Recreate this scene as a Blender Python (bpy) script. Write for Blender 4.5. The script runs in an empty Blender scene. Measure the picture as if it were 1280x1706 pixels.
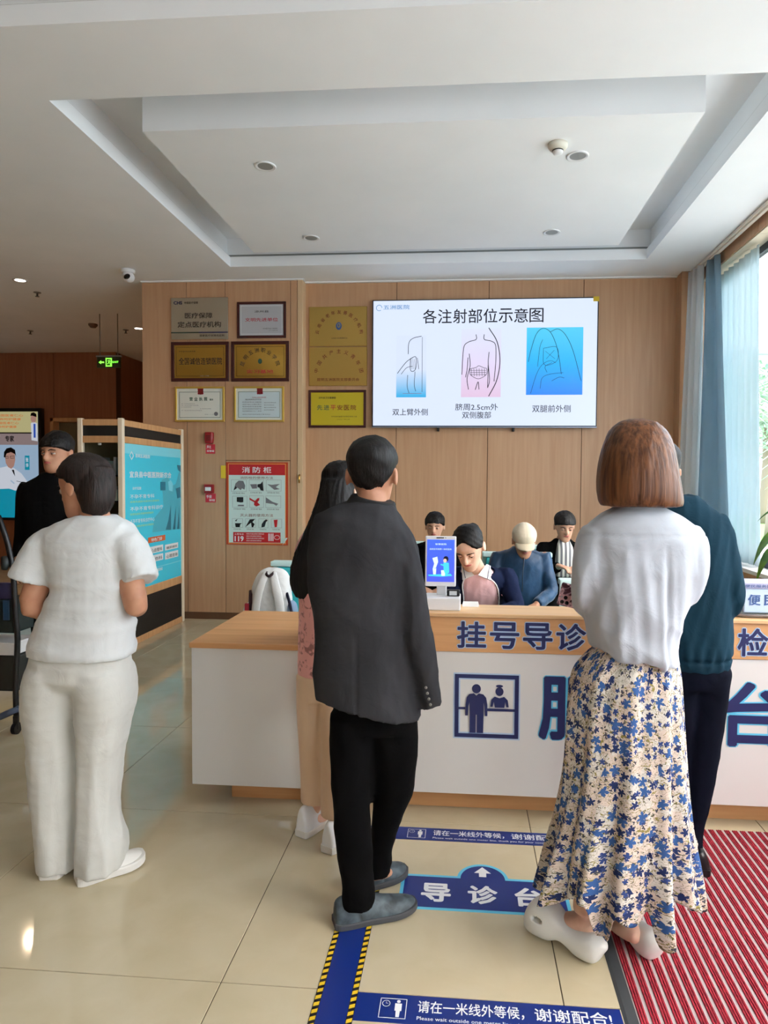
import bpy, bmesh, math, random
import numpy as np
from mathutils import Vector, Matrix
random.seed(7); np.random.seed(7)
SC = bpy.context.scene
COL = SC.collection
PI = math.pi

# ------------------------------------------------------------------ camera
cam_d = bpy.data.cameras.new('camera'); cam = bpy.data.objects.new('camera', cam_d); COL.objects.link(cam)
SC.camera = cam
_f, _cx, _cy = 1100.0, 689.0, 843.0            # focal length and optical centre, in pixels of 1280x1706
def _n(v): v = np.array(v, float); return v / np.linalg.norm(v)
_Y = _n([774 - _cx, -(803 - _cy), -_f])         # the room's depth direction seen by the camera
_X = -_n([-13456 - _cx, -(703.4 - _cy), -_f]); _X = _n(_X - _Y * _X.dot(_Y))
_Z = np.cross(_X, _Y)
_M = np.stack([_X, _Y, _Z], 1)
cam.matrix_world = Matrix([[*_M[0:3, 0][[0, 1, 2]], 0], [*_M[:, 1], 0], [*_M[:, 2], 1.52], [0, 0, 0, 1]])
cam_d.sensor_width = 36; cam_d.sensor_fit = 'AUTO'; cam_d.lens = _f / 1706 * 36
cam_d.shift_x = (640 - _cx) / 1706; cam_d.shift_y = (_cy - 853) / 1706
cam_d.clip_start = .05; cam_d.clip_end = 200

# ------------------------------------------------------------------ light
w = bpy.data.worlds.new('overcast sky'); SC.world = w; w.use_nodes = True
nt = w.node_tree; bg = nt.nodes['Background']
sky = nt.nodes.new('ShaderNodeTexSky'); sky.sky_type = 'NISHITA'; sky.sun_disc = False
sky.sun_elevation = math.radians(50); sky.sun_rotation = math.radians(120); sky.dust_density = 6; sky.air_density = 1.2
mx = nt.nodes.new('ShaderNodeMix'); mx.data_type = 'RGBA'; mx.inputs[0].default_value = .8
mx.inputs[7].default_value = (.80, .91, 1.0, 1)
sc_ = nt.nodes.new('ShaderNodeVectorMath'); sc_.operation = 'SCALE'; sc_.inputs['Scale'].default_value = .25
nt.links.new(sky.outputs[0], sc_.inputs[0]); nt.links.new(sc_.outputs[0], mx.inputs[6])
nt.links.new(mx.outputs[2], bg.inputs[0]); bg.inputs[1].default_value = 3.4
def area(name, loc, rot, sx, sy, power, color=(1, 1, 1), portal=False):
    l = bpy.data.lights.new(name, 'AREA'); l.shape = 'RECTANGLE'; l.size = sx; l.size_y = sy; l.energy = power; l.color = color
    l.cycles.is_portal = portal
    o = bpy.data.objects.new(name, l); COL.objects.link(o); o.location = loc; o.rotation_euler = rot
    return o
area('window_portal', (2.62, 2.43, 2.15), (0, PI / 2, 0), 2.7, 8.9, 1, portal=True)
area('entrance_portal', (1.5, -3.12, 1.24), (PI / 2, 0, 0), 1.34, 2.4, 1, portal=True)
vs = SC.view_settings
vs.view_transform = 'Standard'; vs.look = 'None'; vs.gamma = 1; vs.use_curve_mapping = False
vs.exposure = .8
SC.cycles.max_bounces = 10; SC.cycles.diffuse_bounces = 6; SC.cycles.sample_clamp_indirect = 6

# ------------------------------------------------------------------ helpers
def L(r, g, b):
    f = lambda c: (c / 255) / 12.92 if c <= 10 else (((c / 255) + .055) / 1.055) ** 2.4
    return (f(r), f(g), f(b), 1)
def mat(name, col, rough=.6, metal=0, spec=.5, emit=0, alpha=1, trans=0, coat=0, sheen=0):
    m = bpy.data.materials.new(name); m.use_nodes = True
    b = m.node_tree.nodes['Principled BSDF']
    b.inputs['Base Color'].default_value = col; b.inputs['Roughness'].default_value = rough
    b.inputs['Metallic'].default_value = metal; b.inputs['Specular IOR Level'].default_value = spec
    b.inputs['Transmission Weight'].default_value = trans; b.inputs['Coat Weight'].default_value = coat
    b.inputs['Sheen Weight'].default_value = sheen
    if emit: b.inputs['Emission Color'].default_value = col; b.inputs['Emission Strength'].default_value = emit
    b.inputs['Alpha'].default_value = alpha
    return m
def noisy(m, c1, c2, scale=(6, 6, 6), detail=4, dist=0, lo=.35, hi=.65, bump=0, coord='pos', ntype='ShaderNodeTexNoise'):
    nt = m.node_tree; b = nt.nodes['Principled BSDF']
    if coord == 'pos': src = nt.nodes.new('ShaderNodeNewGeometry').outputs['Position']
    elif coord == 'uv': src = nt.nodes.new('ShaderNodeTexCoord').outputs['UV']
    else: src = nt.nodes.new('ShaderNodeTexCoord').outputs['Object']
    mp = nt.nodes.new('ShaderNodeMapping'); mp.inputs['Scale'].default_value = scale
    n = nt.nodes.new(ntype); n.inputs['Scale'].default_value = 1
    if 'Detail' in n.inputs: n.inputs['Detail'].default_value = detail
    if 'Distortion' in n.inputs: n.inputs['Distortion'].default_value = dist
    r = nt.nodes.new('ShaderNodeValToRGB'); r.color_ramp.elements[0].position = lo; r.color_ramp.elements[1].position = hi
    r.color_ramp.elements[0].color = c1; r.color_ramp.elements[1].color = c2
    nt.links.new(src, mp.inputs[0]); nt.links.new(mp.outputs[0], n.inputs['Vector']); nt.links.new(n.outputs[0], r.inputs[0])
    nt.links.new(r.outputs[0], b.inputs['Base Color'])
    if bump:
        bp = nt.nodes.new('ShaderNodeBump'); bp.inputs['Strength'].default_value = bump; bp.inputs['Distance'].default_value = .004
        nt.links.new(n.outputs[0], bp.inputs['Height']); nt.links.new(bp.outputs[0], b.inputs['Normal'])
    return m
def fabric(name, col, rough=.85, var=.12, weave=500, bump=.15, sheen=.2):
    dark = max(col[:3]) < .06
    m = mat(name, col, .9 if dark else rough, spec=.08 if dark else .2, sheen=0 if dark else sheen)
    c = np.array(col[:3]); noisy(m, (*(c * (1 - var)), 1), (*np.clip(c * (1 + var), 0, 1), 1), (9, 9, 4), 5)
    nt = m.node_tree; b = nt.nodes['Principled BSDF']
    tc = nt.nodes.new('ShaderNodeNewGeometry'); n = nt.nodes.new('ShaderNodeTexNoise'); n.inputs['Scale'].default_value = weave
    bp = nt.nodes.new('ShaderNodeBump'); bp.inputs['Strength'].default_value = bump; bp.inputs['Distance'].default_value = .001
    nt.links.new(tc.outputs['Position'], n.inputs['Vector']); nt.links.new(n.outputs[0], bp.inputs['Height'])
    n2 = nt.nodes.new('ShaderNodeTexNoise'); n2.inputs['Scale'].default_value = 12; n2.inputs['Detail'].default_value = 3; n2.inputs['Distortion'].default_value = 1.5
    b2 = nt.nodes.new('ShaderNodeBump'); b2.inputs['Strength'].default_value = .4; b2.inputs['Distance'].default_value = .007
    nt.links.new(tc.outputs['Position'], n2.inputs['Vector']); nt.links.new(n2.outputs[0], b2.inputs['Height']); nt.links.new(bp.outputs[0], b2.inputs['Normal']); nt.links.new(b2.outputs[0], b.inputs['Normal'])
    return m
def translucent(m, col, f):
    nt = m.node_tree; t = nt.nodes.new('ShaderNodeBsdfTranslucent'); t.inputs[0].default_value = col; x = nt.nodes.new('ShaderNodeMixShader'); x.inputs[0].default_value = f
    o = nt.nodes['Material Output']; nt.links.new(nt.nodes['Principled BSDF'].outputs[0], x.inputs[1]); nt.links.new(t.outputs[0], x.inputs[2]); nt.links.new(x.outputs[0], o.inputs[0]); return m

ORG = {}
def org(p): return ORG.get(p.name, np.zeros(3)) if p is not None else np.zeros(3)
def tag(o, label=None, cat=None, group=None, kind=None):
    if label: o['label'] = label
    if cat: o['category'] = cat
    if group: o['group'] = group
    if kind: o['kind'] = kind
    return o
def thing(name, label, cat, loc=(0, 0, 0), group=None):
    o = bpy.data.objects.new(name, None); COL.objects.link(o); o.location = loc; o.empty_display_size = .1
    ORG[o.name] = np.array(loc, float); return tag(o, label, cat, group)
def mesh(verts, faces, m=None, smooth=False, name='mesh'):
    me = bpy.data.meshes.new(name)
    me.from_pydata([tuple(map(float, v)) for v in verts], [], [tuple(map(int, f)) for f in faces])
    if m: me.materials.append(m)
    if smooth: me.polygons.foreach_set('use_smooth', [True] * len(me.polygons))
    me.update(); return me
def put(name, me, parent=None):
    """link a mesh whose coordinates are world coordinates under its parent"""
    o = bpy.data.objects.new(name, me); COL.objects.link(o)
    if parent is not None:
        d = org(parent)
        me.transform(Matrix.Translation([-float(x) for x in d]))
        o.parent = parent
        ORG[o.name] = d.copy()
    else:
        co = np.empty(len(me.vertices) * 3); me.vertices.foreach_get('co', co); co = co.reshape(-1, 3)
        c = (co.min(0) + co.max(0)) / 2; c[2] = co[:, 2].min()
        me.transform(Matrix.Translation([-float(x) for x in c])); o.location = c; ORG[o.name] = c
    return o
def add(name, g, m, parent=None, smooth=False):
    return put(name, mesh(g[0], g[1], m, smooth, name), parent)
def join(gs):
    V, F, n = [], [], 0
    for v, f in gs:
        V.append(np.array(v, float).reshape(-1, 3)); F += [tuple(i + n for i in q) for q in f]; n += len(v)
    return np.concatenate(V), F
def box(x0, y0, z0, x1, y1, z1, b=0):
    """box, its edges chamfered by b"""
    if b <= 0:
        v = [(x, y, z) for x in (x0, x1) for y in (y0, y1) for z in (z0, z1)]
        return v, [(0, 1, 3, 2), (4, 6, 7, 5), (0, 4, 5, 1), (2, 3, 7, 6), (0, 2, 6, 4), (1, 5, 7, 3)]
    bm = bmesh.new(); bmesh.ops.create_cube(bm, size=1)
    for q in bm.verts: q.co = Vector(((x0 + x1) / 2 + q.co.x * (x1 - x0), (y0 + y1) / 2 + q.co.y * (y1 - y0), (z0 + z1) / 2 + q.co.z * (z1 - z0)))
    bmesh.ops.bevel(bm, geom=bm.edges[:], offset=b, segments=2 if b > .004 else 1, affect='EDGES', profile=.6)
    r = [tuple(q.co) for q in bm.verts], [tuple(q.index for q in f.verts) for f in bm.faces]
    bm.verts.index_update(); r = [tuple(q.co) for q in bm.verts], [tuple(q.index for q in f.verts) for f in bm.faces]
    bm.free(); return r
def rot(g, R, c=(0, 0, 0)):
    return (np.array(g[0], float) - c) @ np.array(R).T + c, g[1]
def Rz(a): c, s = math.cos(a), math.sin(a); return np.array([[c, -s, 0], [s, c, 0], [0, 0, 1.]])
def Rx(a): c, s = math.cos(a), math.sin(a); return np.array([[1., 0, 0], [0, c, -s], [0, s, c]])
def Ry(a): c, s = math.cos(a), math.sin(a); return np.array([[c, 0, s], [0, 1., 0], [-s, 0, c]])
def loft(rings, cap=True, close=True):
    n = len(rings[0]); V = np.concatenate([np.array(r, float) for r in rings]); F = []
    for i in range(len(rings) - 1):
        for j in range(n if close else n - 1):
            k = (j + 1) % n; F.append((i * n + j, i * n + k, (i + 1) * n + k, (i + 1) * n + j))
    if cap:
        F.append(tuple(range(n))[::-1]); F.append(tuple(range(len(V) - n, len(V))))
    return V, F
def ell(c, rx, ry, n=28, p=2., u=(1, 0, 0), v=(0, 1, 0)):
    t = np.arange(n) * 2 * PI / n; a, b = np.cos(t), np.sin(t)
    a = np.sign(a) * np.abs(a) ** (2 / p); b = np.sign(b) * np.abs(b) ** (2 / p)
    return np.array(c, float) + np.outer(a * rx, u) + np.outer(b * ry, v)
def stack(L_, n=28, p=2.3):
    """loft of horizontal sections (cx, cy, z, rx, ry)"""
    return loft([ell((r[0], r[1], r[2]), r[3], r[4], n, r[5] if len(r) > 5 else p) for r in L_])
def tube(pts, rad, n=14, ref=(0, 0, 1), cap=True, rounded=False):
    P = [np.array(p, float) for p in pts]
    if not hasattr(rad, '__len__'): rad = [rad] * len(P)
    rad = [(r, r) if not hasattr(r, '__len__') else r for r in rad]
    if rounded:
        d0 = _n(P[0] - P[1]); d1 = _n(P[-1] - P[-2]); r0, r1 = rad[0], rad[-1]
        P = [P[0] + d0 * r0[0] * .95, P[0] + d0 * r0[0] * .6] + P + [P[-1] + d1 * r1[0] * .6, P[-1] + d1 * r1[0] * .95]
        rad = [(r0[0] * .3, r0[1] * .3), (r0[0] * .8, r0[1] * .8)] + rad + [(r1[0] * .8, r1[1] * .8), (r1[0] * .3, r1[1] * .3)]
    R = []; ref = np.array(ref, float); prev = None
    for i in range(len(P)):
        t = _n(P[min(i + 1, len(P) - 1)] - P[max(i - 1, 0)])
        r_ = ref if prev is None else prev
        u = r_ - t * r_.dot(t)
        if np.linalg.norm(u) < 1e-3: u = np.cross(t, [1, .3, 0])
        u = _n(u); v = np.cross(t, u); prev = u
        R.append(ell(P[i], rad[i][0], rad[i][1], n, 2, u, v))
    return loft(R, cap)
def smoothpath(pts, k=5):
    """Catmull-Rom through points (any dimension)"""
    P = np.array(pts, float); Q = np.vstack([2 * P[0] - P[1], P, 2 * P[-1] - P[-2]]); out = []
    for i in range(len(P) - 1):
        a, b, c, d = Q[i:i + 4]
        for j in range(k):
            t = j / k; out.append(.5 * ((2 * b) + (-a + c) * t + (2 * a - 5 * b + 4 * c - d) * t * t + (-a + 3 * b - 3 * c + d) * t ** 3))
    out.append(P[-1]); return np.array(out)
def sstack(L_, k=4, n=32, p=2.3):
    L5 = [list(r[:5]) for r in L_]; S = smoothpath(L5, k); return stack([tuple(r) for r in S], n, p)
def stube(pts, rad, k=4, n=16, ref=(0, 0, 1), rounded=False):
    rad = [(r, r) if not hasattr(r, '__len__') else r for r in rad]
    S = smoothpath([list(p) + list(r) for p, r in zip(pts, rad)], k)
    return tube(S[:, :3], [tuple(np.maximum(r, .002)) for r in S[:, 3:5]], n, ref, True, rounded)
def wr(P, k, seed, ridge=True):
    rs = np.random.RandomState(seed); out = np.zeros(len(P))
    for i in range(5):
        a = rs.randn(3) * np.array(k) * (1 + .5 * i); b = rs.randn(3) * np.array(k) * .5; ph = rs.rand(2) * 6.28
        s = np.sin(P @ a + ph[0] + 1.6 * np.sin(P @ b + ph[1]))
        out += (1 - 2 * np.abs(s) if ridge else s) / (1 + .6 * i)
    return out / 2.2
def fuse(name, gs, m, parent, voxel=.009, it=6, disp=None, cut=None, decim=None):
    """one continuous skin around overlapping shapes"""
    g = join(gs); me = mesh(g[0], g[1], None, False, name)
    bm = bmesh.new(); bm.from_mesh(me); bmesh.ops.recalc_face_normals(bm, faces=bm.faces); bm.to_mesh(me); bm.free()
    o = bpy.data.objects.new('tmp', me); COL.objects.link(o)
    r = o.modifiers.new('r', 'REMESH'); r.mode = 'VOXEL'; r.voxel_size = voxel; r.adaptivity = 0
    if cut is not None:
        cm = mesh(cut[0], cut[1]); co = bpy.data.objects.new('cut', cm); COL.objects.link(co)
        b = o.modifiers.new('b', 'BOOLEAN'); b.object = co; b.operation = 'DIFFERENCE'; b.solver = 'EXACT'
    if it:
        s = o.modifiers.new('s', 'SMOOTH'); s.factor = .5; s.iterations = it
    dg = bpy.context.evaluated_depsgraph_get()
    me2 = bpy.data.meshes.new_from_object(o.evaluated_get(dg)); bpy.data.objects.remove(o)
    if cut is not None: bpy.data.objects.remove(co)
    N = len(me2.vertices)
    if disp and N:
        co = np.empty(N * 3); me2.vertices.foreach_get('co', co); co = co.reshape(-1, 3)
        nn = np.empty(N * 3); me2.vertex_normals.foreach_get('vector', nn); nn = nn.reshape(-1, 3)
        co = co + nn * disp(co)[:, None]; me2.vertices.foreach_set('co', co.ravel())
    me2.materials.clear(); me2.materials.append(m)
    me2.polygons.foreach_set('use_smooth', [True] * len(me2.polygons)); me2.update(); me2.name = name
    return put(name, me2, parent)

# ---- flat print: lettering and pictures lying on a surface
_tc = {}
def tgeo(s, bold=0):
    if (s, bold) in _tc: return _tc[(s, bold)]
    if bold:
        v, f = tgeo(s, 0); k = 12 if bold > .03 else (8 if bold > .015 else 4); V, F = [], []; v = v[:, :2]
        for i in range(k):
            a = 2 * PI * (i + .5) / k; F += [tuple(q + len(v) * i for q in t) for t in f]; V.append(np.c_[v + [bold * math.cos(a), bold * math.sin(a)], np.full(len(v), i + 1.)])
        V.append(np.c_[v, np.full(len(v), k + 1.)]); F += [tuple(q + len(v) * k for q in t) for t in f]
        _tc[(s, bold)] = (np.concatenate(V), F); return _tc[(s, bold)]
    c = bpy.data.curves.new('t', 'FONT'); c.body = s; c.size = 1; c.resolution_u = 2
    o = bpy.data.objects.new('t', c); COL.objects.link(o); dg = bpy.context.evaluated_depsgraph_get()
    me = bpy.data.meshes.new_from_object(o.evaluated_get(dg))
    v = np.array([q.co[:2] for q in me.vertices]).reshape(-1, 2); f = [tuple(p.vertices) for p in me.polygons]
    bpy.data.objects.remove(o); bpy.data.curves.remove(c); bpy.data.meshes.remove(me)
    _tc[(s, 0)] = (v, f); return v, f
class Board:
    def __init__(s, parent, o, u, v, step=.0008):
        s.p = parent; s.o = np.array(o, float); s.u = _n(u); s.v = _n(v); s.n = np.cross(s.u, s.v); s.d = {}; s.step = step; s.key = 0
    def put(s, name, m, v2, f, lay=1):
        v2 = np.array(v2, float); v2 = v2.reshape(-1, v2.shape[-1]); ex = v2[:, 2] if v2.shape[1] > 2 else np.zeros(len(v2))
        s.d.setdefault((name, m.name, s.key), []).append((s.o + np.outer(v2[:, 0], s.u) + np.outer(v2[:, 1], s.v) + s.n * s.step * lay + np.outer(ex * 3e-5, s.n), f)); return s
    def rect(s, name, m, x0, y0, x1, y1, lay=1): return s.put(name, m, [(x0, y0), (x1, y0), (x1, y1), (x0, y1)], [(0, 1, 2, 3)], lay)
    def poly(s, name, m, pts, lay=1): return s.put(name, m, pts, [tuple(range(len(pts)))], lay)
    def disc(s, name, m, x, y, rx, ry=None, lay=1, n=24):
        ry = ry or rx; return s.poly(name, m, [(x + rx * math.cos(i * 2 * PI / n), y + ry * math.sin(i * 2 * PI / n)) for i in range(n)], lay)
    def line(s, name, m, pts, wd, lay=1, smooth=0, closed=False):
        P = smoothpath(pts, smooth) if smooth else np.array(pts, float)
        if closed: P = np.vstack([P, P[:1]])
        V = []
        for i in range(len(P)):
            t = P[min(i + 1, len(P) - 1)] - P[max(i - 1, 0)]
            if closed and i in (0, len(P) - 1): t = P[1] - P[-2]
            t = t / (np.linalg.norm(t) + 1e-9); nn = np.array([-t[1], t[0]]) * wd / 2
            V += [P[i] - nn, P[i] + nn]
        return s.put(name, m, V, [(2 * i, 2 * i + 2, 2 * i + 3, 2 * i + 1) for i in range(len(P) - 1)], lay)
    def frame(s, name, m, x0, y0, x1, y1, w_, lay=1):
        for a in ((x0, y0, x1, y0 + w_), (x0, y1 - w_, x1, y1), (x0, y0 + w_, x0 + w_, y1 - w_), (x1 - w_, y0 + w_, x1, y1 - w_)): s.rect(name, m, *a, lay)
        return s
    def text(s, name, m, t, x0, x1, y0, y1, lay=2, bold=0, pad=0):
        """lettering stretched to fill a box; a lone height keeps its proportions when x1 is None"""
        v, f = tgeo(t, bold)
        if not len(v): return s
        a, b = v.min(0), v.max(0); k = (y1 - y0) / (b[1] - a[1])
        kx = k if x1 is None else (x1 - x0) / (b[0] - a[0])
        return s.put(name, m, np.c_[(v[:, 0] - a[0]) * kx + x0, (v[:, 1] - a[1]) * k + y0, v[:, 2] if v.shape[1] > 2 else np.zeros(len(v))], f, lay)
    def arc(s, name, m, t, cx, cy, r, a0, a1, size, lay=2, bold=0, ry=None):
        for i, ch in enumerate(t):
            an = a0 + (a1 - a0) * i / (len(t) - 1); v, f = tgeo(ch, bold); e_ = v[:, 2] if v.shape[1] > 2 else np.zeros(len(v)); v = v[:, :2]; c = (v.min(0) + v.max(0)) / 2; q = (v - c) * size
            th = an - PI / 2; R = np.array([[math.cos(th), -math.sin(th)], [math.sin(th), math.cos(th)]])
            s.put(name, m, np.c_[q @ R.T + [cx + r * math.cos(an), cy + (ry or r) * math.sin(an)], e_], f, lay)
        return s
    def build(s, tagf=None):
        out = []
        for (name, mn, _k), gs in s.d.items(): out.append(add(name, join(gs), bpy.data.materials[mn], s.p))
        return out

# ------------------------------------------------------------------ materials
M = {}
M['white'] = mat('painted plaster', L(240, 243, 245), .9, spec=.2)
noisy(M['white'], L(238, 242, 245), L(243, 246, 249), (1.5, 1.5, 1.5))
def wood(name, a, b, scale, rough=.45):
    m = mat(name, a, rough, spec=.4); return noisy(m, a, b, scale, 6, .6, .3, .7)
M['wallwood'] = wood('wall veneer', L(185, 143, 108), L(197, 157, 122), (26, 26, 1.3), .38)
M['cornerwood'] = wood('pale corner veneer', L(206, 174, 136), L(216, 184, 148), (26, 26, 1.3), .4)
M['joint'] = mat('dark joint', L(96, 66, 44), .8)
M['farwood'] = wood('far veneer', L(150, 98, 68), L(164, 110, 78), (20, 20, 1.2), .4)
M['frameoak'] = wood('light oak trim', L(196, 146, 98), L(212, 164, 116), (30, 30, 3), .5)
M['beech'] = wood('beech laminate', L(204, 150, 98), L(222, 170, 118), (1.5, 26, 26), .42)
M['beechtop'] = wood('pale beech laminate', L(214, 172, 124), L(228, 190, 144), (1.5, 22, 22), .35)
M['cream'] = mat('cream panel', L(226, 214, 188), .6)
M['tile'] = mat('polished tile', L(205, 195, 172), .06, spec=.5)
noisy(M['tile'], L(190, 177, 146), L(204, 193, 166), (5, 5, 5), 8, .6, .2, .8)
M['grout'] = mat('grout', L(70, 60, 46), .9)
M['lamwhite'] = mat('white laminate', L(222, 220, 216), .35, spec=.4)
M['navy'] = mat('navy print', L(30, 38, 92), .45)
M['navy2'] = mat('navy floor print', L(18, 44, 122), .38)
M['cyan'] = mat('cyan print', L(96, 196, 228), .45)
M['paleblue'] = mat('pale blue edge', L(176, 200, 226), .5)
M['pwhite'] = mat('white print', L(238, 240, 242), .5)
M['yellow'] = mat('yellow print', L(226, 190, 40), .5)
M['blackp'] = mat('black print', L(22, 22, 26), .5)
M['red'] = mat('red print', L(196, 34, 40), .5)
M['redplastic'] = mat('red plastic', L(150, 24, 30), .35)
M['black'] = mat('black plastic', L(16, 16, 18), .4)
M['blackboard'] = mat('black board', L(24, 24, 24), .55)
M['plasticw'] = mat('white plastic', L(228, 230, 232), .35)
M['grayp'] = mat('grey plastic', L(150, 154, 158), .5)
M['steel'] = mat('steel', L(150, 150, 150), .3, metal=1)
M['alu'] = mat('anodised trim', L(226, 204, 178), .4, metal=.3)
M['gold'] = mat('gold plate', L(200, 158, 76), .14, metal=1)
M['gold2'] = mat('brushed gold plate', L(206, 172, 96), .3, metal=.9)
M['yelplate'] = mat('yellow plate', L(206, 186, 46), .4, metal=.3)
M['silver'] = mat('silver plate', L(196, 188, 172), .13, metal=1)
M['silverp'] = mat('silver paper', L(188, 190, 196), .4, metal=.2)
M['mahog'] = mat('mahogany frame', L(66, 22, 20), .4)
M['goldframe'] = mat('gold frame', L(214, 178, 84), .35, metal=.5)
M['paper'] = mat('certificate paper', L(222, 224, 214), .7)
M['darkink'] = mat('dark ink', L(40, 30, 30), .6)
M['redink'] = mat('red ink', L(186, 30, 52), .6)
M['brownink'] = mat('brown red ink', L(120, 40, 24), .6)
M['greenink'] = mat('green ink', L(52, 92, 74), .6)
M['greyink'] = mat('grey ink', L(120, 120, 124), .6)
M['blueink'] = mat('blue ink', L(60, 92, 150), .6)
M['mint'] = mat('mint paper', L(206, 226, 220), .6)
M['teal'] = mat('teal upholstery', L(56, 190, 196), .5); M['tealw'] = mat('pale shell', L(206, 236, 234), .4)
M['glass'] = mat('clear glass', (1, 1, 1, 1), .0, spec=.5, trans=1)
M['glass'].node_tree.nodes['Principled BSDF'].inputs['IOR'].default_value = 1.02
M['darkframe'] = mat('dark window frame', L(40, 48, 58), .5)
M['curtb'] = translucent(fabric('blue curtain', L(166, 190, 204), .8, .05, 300), L(176, 200, 214), .5)
M['curtg'] = translucent(fabric('grey curtain', L(240, 240, 240), .85, .04, 300), L(236, 236, 236), .5)
def emat(name, c, k):
    m = mat(name, c, .3, emit=k); m.node_tree.nodes['Principled BSDF'].inputs['Base Color'].default_value = (.02, .02, .02, 1); return m
M['scr'] = emat('screen pale blue', L(216, 228, 252), .62)
M['scrdark'] = mat('screen dark ink', L(16, 18, 36), .5)
M['bezel'] = mat('bezel', L(18, 20, 26), .35)

def cellgrad(name, stops, axis='Z', lo=0, hi=1, k=.9):
    """a printed or displayed picture whose colour blends along one axis of the thing"""
    m = mat(name, (1, 1, 1, 1), .35); nt = m.node_tree; b = nt.nodes['Principled BSDF']
    g = nt.nodes.new('ShaderNodeNewGeometry'); sp = nt.nodes.new('ShaderNodeSeparateXYZ'); mr = nt.nodes.new('ShaderNodeMapRange')
    mr.inputs['From Min'].default_value = lo; mr.inputs['From Max'].default_value = hi
    r = nt.nodes.new('ShaderNodeValToRGB'); r.color_ramp.elements[0].position = stops[0][0]; r.color_ramp.elements[0].color = stops[0][1]
    r.color_ramp.elements[1].position = stops[-1][0]; r.color_ramp.elements[1].color = stops[-1][1]
    for p, c in stops[1:-1]: e = r.color_ramp.elements.new(p); e.color = c
    nt.links.new(g.outputs['Position'], sp.inputs[0]); nt.links.new(sp.outputs[axis], mr.inputs['Value']); nt.links.new(mr.outputs[0], r.inputs[0])
    if not k: nt.links.new(r.outputs[0], b.inputs['Base Color'])
    else: b.inputs['Base Color'].default_value = (.02, .02, .02, 1)
    if k: nt.links.new(r.outputs[0], b.inputs['Emission Color']); b.inputs['Emission Strength'].default_value = k
    return m
#@@ROOM
# ------------------------------------------------------------------ the room
ZC = 3.665
def struct(name, g, m, parent=None):
    o = add(name, g, m, parent)
    if parent is None: o['kind'] = 'structure'
    return o
floor = struct('floor', box(-9.2, -3.2, -.08, 2.7, 13, -.003), M['grout'])
TX = [.304 + 1.025 * i for i in range(-10, 3)]; TY = [1.897 + .993 * i for i in range(-5, 12)]
tme = mesh(*box(-.511, -.495, -.02, .511, .495, 0, .0012), M['tile'], name='tile')
for i in range(len(TX) - 1):
    for j in range(len(TY) - 1):
        xa, xb = TX[i], TX[i + 1]
        if xa < -9.9 or TY[j] < -3.3: continue
        o = bpy.data.objects.new('tile', tme); COL.objects.link(o); o.parent = floor
        o.location = Vector(((xa + xb) / 2, (TY[j] + TY[j + 1]) / 2, 0)) - Vector(ORG[floor.name])

# ceiling with two recessed coffers
def slab(rects, z0, z1): return join([box(a, b, z0, c, d, z1) for a, b, c, d in rects])
R1 = (-2.37, 3.655, 1.72, 6.56); R2 = (-3.6, -1.2, 1.72, 3.055)
ceil = struct('ceiling', slab([(-9.2, -3.2, R2[0], 13), (R1[2], -3.2, 2.345, 13), (R2[0], -3.2, R2[2], R2[1]), (R2[0], R2[3], R2[2], R1[1]),
                               (R2[0], R1[1], R1[0], R1[3]), (R2[0], R1[3], R2[2], 13)], ZC, ZC + .10), M['white'])
M['groove'] = mat('shadow groove', L(150, 154, 152), .8)  # real slot, coloured grey to paint in the shade inside it
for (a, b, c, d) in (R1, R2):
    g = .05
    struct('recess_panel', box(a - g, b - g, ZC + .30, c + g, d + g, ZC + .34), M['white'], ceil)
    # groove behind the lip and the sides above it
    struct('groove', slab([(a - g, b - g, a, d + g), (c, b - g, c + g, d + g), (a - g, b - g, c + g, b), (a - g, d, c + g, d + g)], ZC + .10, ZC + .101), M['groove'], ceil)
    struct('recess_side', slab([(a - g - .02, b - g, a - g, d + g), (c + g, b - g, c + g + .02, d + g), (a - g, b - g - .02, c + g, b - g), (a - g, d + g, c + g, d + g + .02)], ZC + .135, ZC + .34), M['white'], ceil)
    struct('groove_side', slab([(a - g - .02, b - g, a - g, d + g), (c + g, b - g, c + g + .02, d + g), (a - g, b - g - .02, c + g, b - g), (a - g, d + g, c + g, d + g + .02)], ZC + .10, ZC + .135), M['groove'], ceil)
# hanging panel inside the nearer-to-wall coffer
def hung(x0, y0, x1, y1, z0, z1):
    t = .05; g = loft([[(x0, y0, z0), (x1, y0, z0), (x1, y1, z0), (x0, y1, z0)], [(x0 - .0, y0, z0 + .01), (x1 + .0, y0, z0 + .01), (x1, y1 + .0, z0 + .01), (x0, y1, z0 + .01)], [(x0, y0, z1), (x1, y0, z1), (x1, y1, z1), (x0, y1, z1)]])
    return g
struct('hung_panel', hung(-1.985, 3.98, 1.355, 6.12, 3.648, ZC + .31), M['white'], ceil)

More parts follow.
